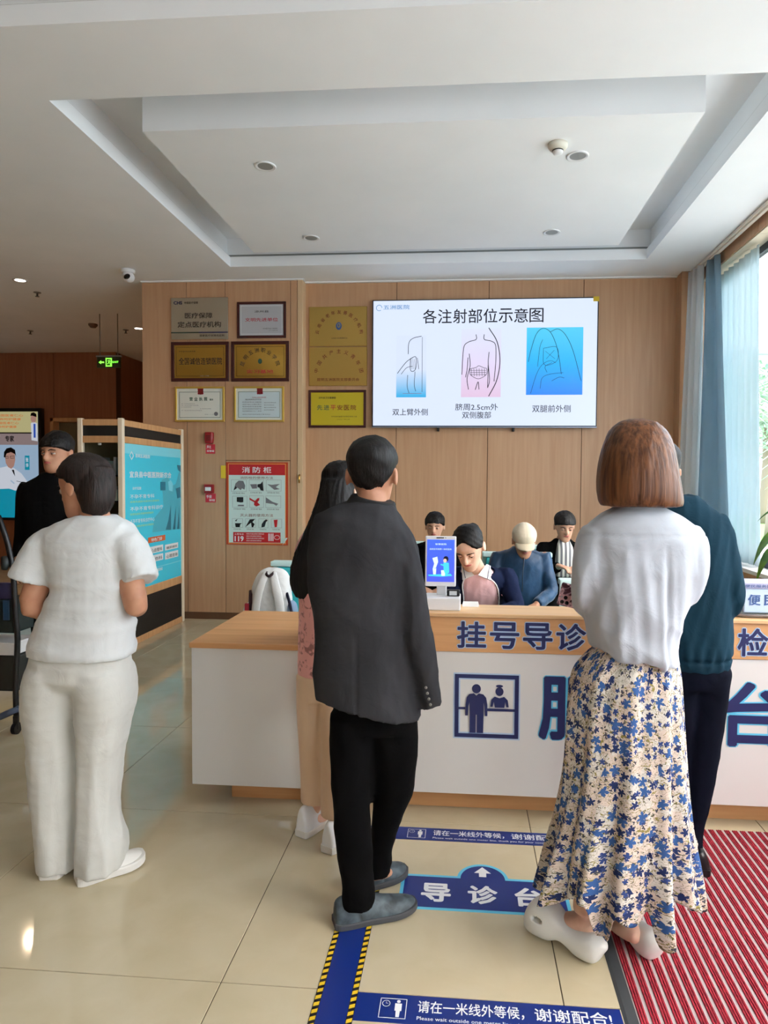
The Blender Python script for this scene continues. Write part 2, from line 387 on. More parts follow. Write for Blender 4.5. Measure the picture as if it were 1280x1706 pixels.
# wall pieces built of veneer panels with recessed joints
def panel_wall(name, x0, x1, y, seams, z1=ZC, top=None, m=M['wallwood'], thick=.12):
    w_ = struct(name, box(x0, y + .012, 0, x1, y + thick, z1), M['joint'])
    xs = [x0] + seams + [x1]
    for a, b in zip(xs[:-1], xs[1:]):
        for za, zb in ((0.0, z1),) if top is None else ((0.0, top), (top, z1)):
            struct('panel', box(a + (.003 if a > x0 else 0), y, za, b - (.003 if b < x1 else 0), y + .011, zb - (.004 if zb < z1 else 0), .001), m, w_)
    return w_
wl = struct('wall_back_left', box(-3.515, 7.012, 0, -1.745, 7.2, ZC), M['joint'])
def wp(x0, x1, z0, z1): struct('panel', box(x0 + .003, 7.0, z0, x1 - .003, 7.011, z1, .001), M['wallwood'], wl)
wp(-3.515, -3.015, 0, ZC); wp(-3.015, -2.587, 0, 3.66); wp(-2.587, -1.871, 0.02, 1.733); wp(-2.587, -1.871, 1.74, 3.66); wp(-1.871, -1.795, 0, 3.66)
struct('corner_strip', box(-1.795, 6.995, 0, -1.735, 7.14, 3.66, .004), M['cornerwood'], wl)
panel_wall('wall_back', -1.735, 2.2, 7.126, [-.742, .243, 1.232])
struct('pillar_face', box(2.175, 6.95, 0, 2.36, 7.2, ZC, .004), M['wallwood'], bpy.data.objects['wall_back'])
struct('trim_1', box(-1.735, 7.09, ZC - .012, 2.18, 7.126, ZC), M['pwhite'])
struct('trim_2', box(-3.515, 6.97, ZC - .012, -1.72, 7.0, ZC), M['pwhite'])
struct('baseboard_left', box(-3.515, 6.988, 0, -1.735, 7.0, .075, .002), M['joint'])
struct('baseboard_back', box(-1.735, 7.112, 0, 2.18, 7.126, .075, .002), M['joint'])
# side of the wall block and the far hall
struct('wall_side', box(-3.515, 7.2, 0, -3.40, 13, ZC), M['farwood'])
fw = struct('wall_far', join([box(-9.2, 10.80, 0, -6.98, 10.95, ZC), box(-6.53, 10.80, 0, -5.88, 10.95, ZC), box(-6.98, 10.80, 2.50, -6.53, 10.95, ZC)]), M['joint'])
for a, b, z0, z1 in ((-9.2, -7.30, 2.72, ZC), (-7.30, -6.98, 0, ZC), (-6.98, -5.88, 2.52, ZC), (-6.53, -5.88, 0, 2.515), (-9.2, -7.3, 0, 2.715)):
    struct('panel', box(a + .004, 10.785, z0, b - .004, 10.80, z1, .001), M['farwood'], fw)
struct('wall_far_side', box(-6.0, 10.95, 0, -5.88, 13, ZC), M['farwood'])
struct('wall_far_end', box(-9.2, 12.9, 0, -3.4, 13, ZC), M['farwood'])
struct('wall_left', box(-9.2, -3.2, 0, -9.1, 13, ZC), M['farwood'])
# doorway in the far wall
dr = struct('door_1', box(-6.97, 10.90, 0, -6.54, 10.93, 2.49, .004), mat('grey green door', L(112, 108, 84), .5))
struct('door_handle', tube([(-6.6, 10.88, 1.0), (-6.6, 10.85, 1.0), (-6.7, 10.85, 1.0)], .01, 8), M['steel'], dr)
struct('trim_3', join([box(-7.03, 10.74, 0, -6.965, 10.93, 2.56, .006), box(-6.545, 10.74, 0, -6.48, 10.93, 2.56, .006), box(-7.03, 10.74, 2.495, -6.48, 10.93, 2.56, .006)]), M['frameoak'])
# right wall with the long window
rw = struct('wall_right', join([box(2.35, -3.2, 0, 2.56, 13, .80), box(2.35, -3.2, 3.55, 2.56, 13, ZC + .3), box(2.35, 6.90, .80, 2.56, 13, 3.55), box(2.35, -3.2, .80, 2.56, -2.0, 3.55)]), M['wallwood'])
struct('header_panel', box(2.342, 5.60, 3.55, 2.352, 6.9, ZC - .01, .001), M['wallwood'], rw)
struct('header_panel', box(2.342, 3.80, 3.55, 2.352, 5.595, ZC - .01, .001), M['wallwood'], rw)
struct('header_panel', box(2.342, 2.0, 3.55, 2.352, 3.795, ZC - .01, .001), M['wallwood'], rw)
struct('soffit_panel', box(2.352, -2.0, 3.54, 2.50, 5.60, 3.552), M['cream'], rw)
struct('soffit_panel', box(2.352, 5.606, 3.54, 2.50, 6.9, 3.552), M['cream'], rw)
struct('window_sill', box(2.31, -2.0, .79, 2.54, 6.9, .825, .006), mat('white sill', L(232, 232, 230), .4), rw)
wf = [box(2.49, -2.0, 3.475, 2.545, 6.9, 3.54, .004), box(2.49, -2.0, .825, 2.545, 6.9, .885, .004), box(2.49, 6.84, .885, 2.545, 6.9, 3.475, .004), box(2.49, -2.0, .885, 2.545, -1.94, 3.475, .004)]
for y in (4.0, 2.0, 0.0): wf.append(box(2.49, y - .03, .885, 2.545, y + .03, 3.475, .004))
w1 = struct('window_1', join(wf), M['darkframe'])
for a, b in ((-1.94, -.03), (.03, 1.97), (2.03, 3.97), (4.03, 6.84)): struct('pane', box(2.514, a, .885, 2.522, b, 3.475), M['glass'], w1)
# front wall behind the camera, with the glazed entrance
struct('wall_front', join([box(-9.2, -3.2, 0, .8, -3.08, ZC), box(2.2, -3.2, 0, 2.56, -3.08, ZC), box(.8, -3.2, 2.5, 2.2, -3.08, ZC)]), M['wallwood'])
ef = [box(.8, -3.17, 2.44, 2.2, -3.11, 2.5)]
for x in (.83, 1.5, 2.17): ef.append(box(x - .03, -3.17, 0, x + .03, -3.11, 2.44))
w2 = struct('window_2', join(ef), M['darkframe'])
for a, b in ((.86, 1.47), (1.53, 2.14)): struct('pane', box(a, -3.144, 0.02, b, -3.136, 2.44), M['glass'], w2)
# curtain rail
rail = add('curtain_rail', join([box(2.255, 0.0, ZC - .035, 2.315, 7.0, ZC - .004, .004), box(2.27, 0.0, ZC - .05, 2.30, 7.0, ZC - .034, .003)]), mat('rail', L(226, 216, 200), .4))
tag(rail, 'white double curtain rail running along the ceiling above the window', 'curtain rail')

# ---- curtains
def drape(name, label, path, z0, z1, m, amp=.035, waves=7, flare=1.0, group=None, th=.004):
    """path: two end points at the top and two at the foot"""
    (a0, a1), (b0, b1) = path; nx, nz = waves * 12, 14
    a0, a1, b0, b1 = [np.array(q, float) for q in (a0, a1, b0, b1)]
    rings = []
    for k in range(nz + 1):
        t = k / nz; p, q = a0 + (b0 - a0) * t, a1 + (b1 - a1) * t; d = q - p; nn = _n([-d[1], d[0]])
        row = []
        for i in range(nx + 1):
            s = i / nx; wv = math.sin(s * waves * 2 * PI + .5 * math.sin(3 * t + s * 4)) * amp * (.75 + .45 * t) + .3 * amp * math.sin(s * waves * 4.1 * PI + 1 + t)
            xy = p + d * s + nn * wv; row.append((xy[0], xy[1], z1 + (z0 - z1) * t))
        rings.append(row)
    V = np.array(rings).reshape(-1, 3); n = nx + 1
    F = [(k * n + i, k * n + i + 1, (k + 1) * n + i + 1, (k + 1) * n + i) for k in range(nz) for i in range(nx)]
    o = add(name, (V, F), m, None, True); sm = o.modifiers.new('thick', 'SOLIDIFY'); sm.thickness = th
    return tag(o, label, 'curtain', group)
drape('curtain', 'light grey curtain bunched against the brown pillar', [((2.24, 6.90), (2.27, 6.60)), ((2.16, 6.90), (2.24, 6.60))], .02, ZC - .05, M['curtg'], .05, 3)
drape('curtain', 'blue curtain drawn back beside the window, widening towards the floor', [((2.275, 6.58), (2.31, 6.30)), ((2.205, 6.58), (2.30, 5.78))], .02, ZC - .05, M['curtb'], .035, 2)
sm_ = mat('sheer voile', L(226, 238, 242), .9, spec=0); _t = sm_.node_tree; translucent(sm_, L(196, 216, 222), .30)
_x = _t.nodes.new('ShaderNodeMixShader'); _x.inputs[0].default_value = .80; _tr = _t.nodes.new('ShaderNodeBsdfTransparent'); _o = _t.nodes['Material Output']
_t.links.new(_tr.outputs[0], _x.inputs[1]); _t.links.new(_o.inputs[0].links[0].from_socket, _x.inputs[2]); _t.links.new(_x.outputs[0], _o.inputs[0])
drape('sheer_curtain', 'translucent white sheer curtain hanging close to the window glass', [((2.44, 6.82), (2.44, 5.78)), ((2.43, 6.82), (2.44, 5.62))], .84, 3.52, sm_, .018, 9, th=.001)

# ---- fixtures on the ceiling
def lathe(prof, c, n=28):
    return loft([ell((c[0], c[1], c[2] + z), r, r, n) for r, z in prof])
M['lampoff'] = mat('unlit lens', L(150, 152, 150), .5); M['lampon'] = emat('lit lens', L(255, 244, 226), 8)
def downlight(x, y, label, z=3.648, on=False):
    t = thing('downlight', label, 'ceiling light', (x, y, z), 'recessed ceiling downlights')
    add('trim_ring', loft([ell((x, y, z + .002), .072, .072), ell((x, y, z - .006), .072, .072), ell((x, y, z - .008), .066, .066), ell((x, y, z - .003), .052, .052)], cap=False), M['plasticw'], t, True)
    o = add('lens', lathe([(.053, -.0025), (.053, .0)], (x, y, z)), M['lampon'] if on else M['lampoff'], t)
    return t
downlight(-1.365, 4.46, 'unlit round downlight in the hung panel, front one over the award plaques')
downlight(.715, 4.45, 'unlit round downlight in the hung panel beside the smoke detector')
downlight(-1.36, 5.78, 'unlit small round downlight in the hung panel, far one over the plaques')
downlight(.72, 5.77, 'unlit small round downlight in the hung panel, far one over the television')
downlight(-4.81, 6.87, 'glowing downlight in the dim hall ceiling, nearer of the two lit ones', ZC, True)
downlight(-4.63, 9.12, 'glowing downlight in the dim hall ceiling beside the wall edge and exit sign', ZC, True)
for x, y, p in ((-4.81, 6.87, 26), (-4.63, 9.12, 22)):
    l = bpy.data.lights.new('downlight lamp', 'SPOT'); l.energy = p * 2.2; l.color = (1, .74, .5); l.spot_size = 2.4; l.spot_blend = .8; l.shadow_soft_size = .03
    o = bpy.data.objects.new('downlight lamp', l); COL.objects.link(o); o.location = (x, y, ZC - .02)
t = thing('smoke_detector', 'round cream smoke detector on the hung ceiling panel', 'smoke detector', (.566, 4.29, 3.648))
add('base', lathe([(.062, 0), (.062, -.018), (.05, -.034), (.034, -.04)], (.566, 4.29, 3.648)), mat('detector cream', L(220, 218, 204), .5), t, True)
add('sensor_cap', lathe([(.034, -.04), (.034, -.05), (.028, -.06), (.012, -.064)], (.566, 4.29, 3.648)), M['plasticw'], t, True)
add('vent_gap', lathe([(.0355, -.041), (.0355, -.047)], (.566, 4.29, 3.648)), M['black'], t)
t = thing('smoke_detector', 'small dark smoke detector on the dim hall ceiling', 'smoke detector', (-5.14, 8.84, ZC))
add('base', lathe([(.06, 0), (.06, -.02), (.035, -.05)], (-5.14, 8.84, ZC)), mat('detector brown', L(110, 84, 70), .5), t, True)
t = thing('security_camera', 'white dome security camera on the ceiling beside the wood wall', 'camera', (-3.46, 6.6, ZC))
add('base', lathe([(.07, 0), (.07, -.025), (.055, -.035)], (-3.46, 6.6, ZC)), M['plasticw'], t, True)
add('dome', loft([ell((-3.46 + a * .018, 6.6 - a * .02, ZC - .075 + .058 * math.sin(b)), .062 * math.cos(b), .062 * math.cos(b)) for a, b in [(k / 8 * 1., PI / 2 - k * PI / 8) for k in range(8)] + [(1, -1.4)]]), M['plasticw'], t, True)
bl = ell((0, 0, 0), 1, 1, 20)
add('lens', loft([ell((-3.43, 6.525, ZC - .088), .034, .034, 20, 2, (1, 0, 0), _n((0, .35, 1))), ell((-3.428, 6.515, ZC - .091), .03, .03, 20, 2, (1, 0, 0), _n((0, .35, 1))), ell((-3.427, 6.51, ZC - .092), .012, .012, 20, 2, (1, 0, 0), _n((0, .35, 1)))]), mat('camera glass', L(8, 8, 10), .08), t, True)
for x, y, lb in ((-4.92, 7.32, 'steel sprinkler head hanging just behind the nearer lit downlight'), (-4.86, 9.2, 'steel sprinkler head beside the far lit downlight'), (-6.29, 9.19, 'steel sprinkler head alone on the dim ceiling at the far left')):
    t = thing('sprinkler', lb, 'sprinkler', (x, y, ZC), 'ceiling sprinkler heads')
    add('rose', lathe([(.04, 0), (.04, -.006), (.02, -.012)], (x, y, ZC)), M['steel'], t, True)
    add('nozzle', lathe([(.01, -.01), (.01, -.045), (.022, -.047), (.022, -.052)], (x, y, ZC)), M['steel'], t, True)
#@@FIX
# ------------------------------------------------------------------ reception counter
t = thing('reception_counter', 'long white and beech reception counter with blue lettering on its front', 'counter', (0.4, 3.2, 0))
cz = .9275
add('front_panel', box(-1.256, 2.950, .100, -.738, 2.968, .745, .0015), M['lamwhite'], t)
add('front_panel', box(-.735, 2.950, .108, .80, 2.968, .757, .0015), M['lamwhite'], t)
add('front_panel', box(.803, 2.950, .108, 2.30, 2.968, .757, .0015), M['lamwhite'], t)
add('fascia_board', box(-.735, 2.945, .758, .80, 2.968, cz - .012, .0015), M['beech'], t)
add('fascia_board', box(.803, 2.945, .758, 2.30, 2.968, cz - .012, .0015), M['beech'], t)
add('ledge_top', box(-.737, 2.935, cz - .012, 2.30, 3.16, cz + .006, .003), M['beechtop'], t)
add('ledge_back', box(-.735, 3.14, .77, 2.30, 3.158, cz - .012, .001), M['lamwhite'], t)
add('ledge_side', box(-.735, 2.968, .77, -.717, 3.14, cz - .012, .001), M['beech'], t)
add('desk_top', box(-1.262, 2.935, .745, -.737, 3.70, .770, .003), M['beech'], t)
add('desk_top', box(-.737, 2.968, .745, 2.30, 3.70, .770, .003), M['beech'], t)
add('side_panel', box(-1.256, 2.968, .100, -1.238, 3.66, .745, .0015), M['lamwhite'], t)
add('side_panel', box(2.28, 2.968, .100, 2.298, 3.66, .745, .0015), M['lamwhite'], t)
for x in (-.6, .5, 1.5): add('inner_partition', box(x, 3.07, .0, x + .018, 3.60, .745, .0015), M['lamwhite'], t)
add('kick_board', box(-1.10, 3.045, 0, 2.28, 3.063, .105, .001), M['beech'], t)
add('kick_board', box(-1.10, 3.063, 0, -1.082, 3.6, .105, .001), M['beech'], t)
B = Board(t, (0, 2.945, 0), (1, 0, 0), (0, 0, 1), .0012)
def lett(B, s, x0, x1, y0, y1, nm='lettering', fill='navy', edge='paleblue', eb=.055, bold=.022):
    B.key += 1
    B.text(nm + '_edge', M[edge], s, x0 - .004, x1 + .004, y0 - .004, y1 + .004, 1, eb)
    B.text(nm, M[fill], s, x0, x1, y0, y1, 2, bold)
for i, ch in enumerate('挂号导诊'): lett(B, ch, -.026 + i * .1463, .104 + i * .1463, .777, .897)
for i, ch in enumerate('检'): lett(B, ch, 1.190 + i * .1463, 1.318 + i * .1463, .772, .895)
B.build()
B = Board(t, (0, 2.950, 0), (1, 0, 0), (0, 0, 1), .0012)
for ch, x in (('服', .342), ('务', .74), ('台', 1.135)): lett(B, ch, x, x + .275, .372, .658, fill='navy', edge='cyan', eb=.05, bold=.028)
# counter pictogram
B.frame('pictogram_edge', M['paleblue'], -.040, .364, .258, .663, .030, 1)
B.frame('pictogram', M['navy'], -.034, .370, .252, .657, .018, 2)
n = M['navy']
def dsc(x, y, r, ry=None): B.disc('pictogram', n, x, y, r, ry, 2)
B.rect('pictogram', n, -.016, .497, .014, .508, 3); B.rect('pictogram', n, .108, .493, .236, .505, 3)
dsc(.063, .592, .020, .021)
B.poly('pictogram', n, [(.032, .568), (.052, .572), (.063, .562), (.074, .572), (.094, .568), (.107, .553), (.113, .52), (.113, .47), (.102, .47), (.099, .515), (.096, .53), (.096, .478), (.095, .392), (.066, .392), (.066, .475), (.061, .475), (.061, .392), (.034, .392), (.034, .478), (.032, .53), (.028, .515), (.026, .47), (.014, .47), (.015, .52), (.020, .553)], 4)
dsc(.166, .582, .018, .020); dsc(.166, .607, .016, .006)
B.poly('pictogram', n, [(.145, .560), (.166, .553), (.187, .560), (.203, .545), (.208, .513), (.197, .513), (.192, .535), (.188, .510), (.146, .510), (.141, .535), (.136, .513), (.125, .513), (.130, .545)], 4)
B.build()

# ---- things on the counter
cy_ = 3.02; ct = cz + .006
t = thing('check_in_kiosk', 'white countertop check-in terminal with a lit blue screen on a stand', 'kiosk', (-.09, 3.06, ct))
add('base', box(-.178, 2.99, ct, -.012, 3.13, ct + .058, .006), M['plasticw'], t)
add('foot_pad', box(-.174, 2.994, ct - .0005, -.016, 3.126, ct + .004), M['black'], t)
add('neck', box(-.125, 3.075, ct + .055, -.078, 3.092, ct + .15, .004), M['plasticw'], t)
th = -.10
scr = (-.178, 3.055, ct + .102)
R_ = Rx(th)
def tilt(g): return rot(g, R_, (0, 3.06, 1.14))
add('screen_frame', tilt(box(-.178, 3.052, 1.035, -.035, 3.072, 1.268, .005)), M['plasticw'], t)
kb = cellgrad('kiosk screen', [(0, L(70, 84, 235)), (1, L(54, 100, 236))], 'Z', 1.03, 1.27, .75)
o_ = rot((np.array([(0, 3.0515, 1.14)]), []), R_, (0, 3.06, 1.14))[0][0]
B = Board(t, o_, (1, 0, 0), R_ @ np.array([0, 0, 1.]), .0006)
B.rect('screen', kb, -.170, -.084, -.043, .111, 1)
kw = emat('kiosk white', L(200, 225, 255), .9); kc = emat('kiosk cyan', L(60, 190, 240), .9)
B.text('screen_text', kw, '智慧医院', -.132, -.080, .086, .094, 2, .01); B.text('screen_text', kw, '自助挂号缴费一体机服务', -.157, -.056, .063, .071, 2)
B.poly('screen_picture', kw, [(-.145, .025), (-.122, .032), (-.118, .008), (-.128, -.02), (-.142, -.022), (-.136, 0)], 2)
B.poly('screen_picture', kw, [(-.143, -.022), (-.126, -.022), (-.128, -.05), (-.14, -.05)], 2)
B.disc('screen_picture', mat('hairdark', L(20, 22, 60), .5), -.082, .022, .012, .013, 2); B.disc('screen_picture', emat('skinlit', L(240, 200, 180), .7), -.086, .014, .008, .009, 3)
B.poly('screen_picture', kc, [(-.094, .006), (-.068, .004), (-.066, -.04), (-.082, -.052), (-.092, -.03)], 3)
B.poly('screen_picture', kc, [(-.105, .0), (-.09, -.005), (-.09, -.012), (-.108, -.006)], 3)
B.poly('screen_picture', kc, [(-.165, -.052), (-.06, -.046), (-.052, -.056), (-.10, -.060), (-.16, -.058)], 2)
B.poly('screen_picture', kw, [(-.104, -.03), (-.084, -.03), (-.086, -.056), (-.102, -.056)], 3)
B.rect('camera_bar', M['black'], -.127, .117, -.092, .122, 1); B.disc('camera_bar', M['black'], -.084, .1195, .0022, None, 1)
B.build()
t = thing('card_reader', 'small black card reader with a pale screen set on the kiosk base', 'card reader', (-.04, 3.03, ct + .058))
add('body', box(-.076, 3.035, ct + .0585, -.016, 3.062, ct + .088, .004), M['black'], t)
add('display', box(-.064, 3.0335, ct + .064, -.030, 3.036, ct + .083), mat('reader display', L(196, 200, 200), .4), t)
tag(add('name_plate', loft([[(-.005, 3.10, ct), (.075, 3.10, ct), (.075, 3.125, ct + .002), (-.005, 3.125, ct + .002)], [(0, 3.108, ct + .022), (.07, 3.108, ct + .022), (.07, 3.118, ct + .022), (0, 3.118, ct + .022)]]), M['plasticw']), 'small clear and white name plate in front of the nurse', 'name plate')

# box for public conveniences with its tray, partly in view at the right
t = thing('service_box', 'pale blue box printed with blue characters at the right end of the counter', 'box', (1.36, 3.08, ct + .018))
add('body', box(1.235, 3.0, ct + .0185, 1.53, 3.13, ct + .125, .004), mat('pale blue card', L(196, 214, 236), .4), t)
add('lid', box(1.232, 2.997, ct + .125, 1.533, 3.133, ct + .152, .003), mat('lilac lid', L(178, 178, 208), .4), t)
B = Board(t, (0, 3.0, 0), (1, 0, 0), (0, 0, 1), .0012); B2 = Board(t, (0, 2.997, 0), (1, 0, 0), (0, 0, 1), .0012)
for i, ch in enumerate('便民'): B.text('lettering', M['blueink'], ch, 1.252 + i * .068, 1.306 + i * .068, ct + .052, ct + .100, 1, .022)
B2.text('small_lettering', M['blueink'], '便民服务医患同心', 1.238, 1.42, ct + .131, ct + .144, 1, .01); B.build(); B2.build()
tr = add('tray', loft([ell((1.37, 3.07, ct + z), rx, ry, 40, 5) for rx, ry, z in ((.18, .09, 0), (.19, .098, .006), (.192, .10, .017), (.186, .094, .017), (.18, .088, .008))]), mat('smoked tray', L(120, 110, 108), .2), None, True)
tag(tr, 'smoky shallow tray on the counter under the pale blue box', 'tray')

# potted plant whose leaves reach into the picture
t = thing('potted_plant', 'green broad-leaved pot plant on the counter by the window', 'plant', (1.70, 3.33, .77))
add('pot', lathe([(.07, 0), (.085, .02), (.105, .17), (.112, .18), (.112, .20), (.10, .20), (.095, .18)], (1.70, 3.33, .77)), mat('pot', L(226, 224, 218), .4), t, True)
add('soil', lathe([(.096, .175), (.05, .182), (.01, .184)], (1.70, 3.33, .77)), mat('soil', L(60, 44, 32), .95), t, True)
lm_ = mat('leaf green', L(72, 130, 20), .35); noisy(lm_, L(48, 108, 22), L(110, 160, 18), (14, 14, 14), 3)
def leaf(p, d, ln, wd, droop, twist=0):
    p = np.array(p, float); d = _n(d); side = _n(np.cross(d, (0, 0, 1))); up = np.cross(side, d); rows = []; n_ = 9
    for i in range(n_ + 1):
        s = i / n_; c = p + d * ln * s * (1 - .25 * s * droop) - np.array([0, 0, 1]) * ln * droop * s * s * .9
        hw = wd * (math.sin(PI * min(1, s * 1.02) ** .75)) ** .9 * .5 + .0008
        sd = side * math.cos(twist) + up * math.sin(twist)
        rows += [c - sd * hw + up * hw * .35, c, c + sd * hw + up * hw * .35]
    F = []
    for i in range(n_):
        for j in (0, 1): a = i * 3 + j; F.append((a, a + 1, a + 4, a + 3))
    V = np.array(rows); return np.vstack([V, V - up * .0012]), F + [tuple(q + len(rows) for q in f[::-1]) for f in F]
top = np.array([1.62, 3.30, 1.30]); root = np.array([1.70, 3.33, .95])
stems = [(root, top), (root, np.array([1.66, 3.25, 1.16])), (root, np.array([1.76, 3.38, 1.38])), (root, np.array([1.80, 3.30, 1.22]))]
for a, b in stems: add('stem', tube([a, (a + b) / 2 + [.01, 0, .02], b], [.006, .005, .004], 8), mat('stem', L(80, 100, 40), .6), t, True)
LV = [((1.56, 3.28, 1.29), (-.75, -.1, .15), .24, .085, .9), ((1.55, 3.30, 1.20), (-.8, -.15, .35), .23, .075, 1.1), ((1.60, 3.25, 1.14), (-.6, -.4, .3), .24, .09, 1.2),
      ((1.62, 3.30, 1.38), (-.7, .1, .35), .26, .07, .6), ((1.66, 3.28, 1.2), (-.2, -.8, .4), .24, .08, .9), ((1.7, 3.36, 1.3), (.3, .6, .5), .24, .08, .8),
      ((1.78, 3.38, 1.36), (.8, .1, .4), .24, .08, .9), ((1.76, 3.34, 1.3), (.5, -.6, .5), .24, .08, .9), ((1.7, 3.3, 1.4), (-.3, .2, 1), .24, .07, .4), ((1.74, 3.4, 1.4), (.2, .6, .9), .22, .07, .5), ((1.56, 3.22, 1.22), (-.72, -.3, .1), .19, .06, 1.3)]
for q in LV: add('leaf', leaf(*q), lm_, t, True)

# ------------------------------------------------------------------ things on the walls
# television
t = thing('television', 'very large flat television showing an injection-site chart', 'television', (.19, 7.1, 2.1))
add('bezel', box(-.998, 7.062, 2.103, 1.376, 7.112, 3.452, .006), M['bezel'], t)
add('bottom_rim', box(-.998, 7.056, 2.096, 1.376, 7.066, 2.108, .002), mat('rim', L(140, 150, 170), .3, metal=.6), t)
for x in (-.30, .50): add('wall_bracket', box(x, 7.075, 2.06, x + .025, 7.125, 2.10, .003), M['black'], t)
for x in (-.28, .52): add('wall_mount', box(x, 7.105, 2.4, x + .05, 7.128, 3.1, .003), M['black'], t)
B = Board(t, (-.985, 7.060, 2.118), (1, 0, 0), (0, 0, 1), .0015); K = M['scrdark']
B.rect('screen', M['scr'], 0, 0, 2.348, 1.322, 1)
tvx = lambda px: (px - 44) / 1190 * 2.348     # chart positions, in the zoomed picture's own units
tvy = lambda py: (738 - py) / 660 * 1.322
for i, ch in enumerate('各注射部位示意图'):
    B.key += 1; B.text('heading', K, ch, tvx(312 + i * 81), tvx(312 + i * 81 + 74), tvy(200), tvy(126), 3, .008)
lb = emat('logo blue', L(80, 150, 210), .5)
B.text('logo_lettering', lb, '五洲医院', tvx(98), tvx(240), tvy(124), tvy(100), 3, .01)
B.line('logo', lb, [(tvx(75) + .03 * math.cos(a), tvy(115) + .03 * math.sin(a)) for a in np.linspace(0, 5.4, 20)], .006, 3)
def cap_(s, x0, x1, yt, yb):
    B.key += 1; B.text('caption', K, s, tvx(x0), tvx(x1), tvy(yb), tvy(yt), 3, .006)
cap_('双上臂外侧', 150, 342, 648, 684); cap_('脐周2.5cm外', 490, 718, 622, 658); cap_('双侧腹部', 527, 682, 664, 700); cap_('双腿前外侧', 900, 1102, 630, 668)
g1 = cellgrad('arm picture', [(0, L(30, 175, 232)), (.45, L(216, 228, 252)), (1, L(216, 228, 252))], 'Z', tvy(588) + 2.118, tvy(260) + 2.118, .6)
g2 = cellgrad('torso picture', [(0, L(226, 196, 226)), (.5, L(226, 216, 246)), (1, L(220, 228, 250))], 'Z', tvy(588) + 2.118, tvy(230) + 2.118, .6)
g3 = cellgrad('leg picture', [(0, L(20, 130, 245)), (.5, L(10, 180, 250)), (1, L(80, 206, 246))], 'Z', tvy(580) + 2.118, tvy(225) + 2.118, .6)
B.rect('picture', g1, tvx(170), tvy(588), tvx(332), tvy(262), 2); B.rect('picture', g2, tvx(520), tvy(588), tvx(732), tvy(230), 2); B.rect('picture', g3, tvx(866), tvy(577), tvx(1162), tvy(227), 2)
def ln(pts, wd=.007, nm='line_drawing', m=K, sm=6): B.line(nm, m, [(tvx(x), tvy(y)) for x, y in pts], wd, 4, sm)
ln([(598, 260), (598, 286), (560, 298), (535, 320), (528, 380), (524, 470)]); ln([(641, 260), (642, 286), (680, 296), (702, 318), (704, 400), (696, 506)])
ln([(562, 360), (568, 420), (556, 470), (552, 500), (560, 548)]); ln([(556, 380), (552, 440), (544, 484)]); ln([(668, 352), (664, 410), (672, 498), (662, 540)]); ln([(664, 420), (662, 540)]); ln([(596, 550), (611, 508), (616, 548)])
ln([(665, 226), (710, 300), (726, 400), (710, 500), (668, 584)], .009)
ln([(566, 440), (600, 432), (614, 424), (640, 434), (656, 440), (654, 470), (612, 492), (570, 470), (566, 440)], .005)
for i in range(6): ln([(574 + i * 14, 438), (576 + i * 14, 478)], .004, sm=0)
for i in range(3): ln([(568, 448 + i * 11), (654, 448 + i * 11)], .004, sm=0)
pk = M['scrdark']
ln([(306, 266), (262, 276), (238, 300), (234, 360)], .006); ln([(310, 270), (310, 560)], .004, sm=0); ln([(176, 462), (200, 430), (228, 398), (262, 376)], .006); ln([(196, 466), (226, 432), (258, 424)], .005)
ln([(246, 384), (276, 376), (274, 440), (248, 446), (246, 384)], .006); ln([(284, 380), (292, 440)], .005); ln([(232, 470), (230, 530), (240, 566)], .005); ln([(272, 452), (268, 520), (276, 556)], .005)
for i in range(3): ln([(250 + i * 9, 386), (254 + i * 9, 440)], .003, sm=0)
ln([(206, 568), (308, 568)], .003, m=M['redink'], sm=0)
ln([(876, 405), (890, 340), (916, 262), (950, 232), (990, 252), (1022, 320), (1040, 400), (1050, 470)], .005); ln([(990, 250), (1030, 236), (1070, 268), (1110, 350), (1154, 505)], .005)
ln([(890, 570), (920, 470), (950, 420), (990, 400), (1020, 410)], .004); ln([(925, 430), (936, 330), (950, 290)], .004)
ln([(955, 335), (1024, 330), (1026, 400), (960, 420), (955, 335)], .004); ln([(965, 350), (1016, 390)], .003); ln([(970, 390), (1012, 345)], .003)
ln([(940, 545), (950, 490), (990, 470), (1060, 462)], .004); ln([(1000, 505), (1040, 485), (1066, 490)], .004); ln([(975, 460), (965, 430), (1000, 410)], .004)
B.build()
tag(add('energy_sticker', box(1.318, 7.0545, 3.405, 1.378, 7.058, 3.455), M['yellow'], bpy.data.objects['television']), None)

# plaques
def plaque(name, label, x0, z0, x1, z1, y, frame, plate, fw_, depth=.02, mat_board=None, group=None):
    t = thing(name, label, 'plaque' if name == 'plaque' else 'certificate', ((x0 + x1) / 2, y, z0), group)
    if frame:
        add('frame', join([box(x0, y - depth, z0, x1, y, z0 + fw_, .002), box(x0, y - depth, z1 - fw_, x1, y, z1, .002), box(x0, y - depth, z0 + fw_, x0 + fw_, y, z1 - fw_, .002), box(x1 - fw_, y - depth, z0 + fw_, x1, y, z1 - fw_, .002)]), frame, t)
        add('plate', box(x0 + fw_, y - depth * .55, z0 + fw_, x1 - fw_, y, z1 - fw_), plate, t); yy = y - depth * .55
    else:
        add('plate', box(x0, y - depth, z0, x1, y, z1, .003), plate, t); yy = y - depth
    return t, Board(t, (x0, yy, z0), (1, 0, 0), (0, 0, 1), .0012)
D, RI, BI = M['darkink'], M['redink'], M['brownink']
t, B = plaque('plaque', 'silver metal plaque reading 医疗保障定点医疗机构 with a green line', -3.18, 3.036, -2.549, 3.484, 7.0, None, M['silver'], 0)
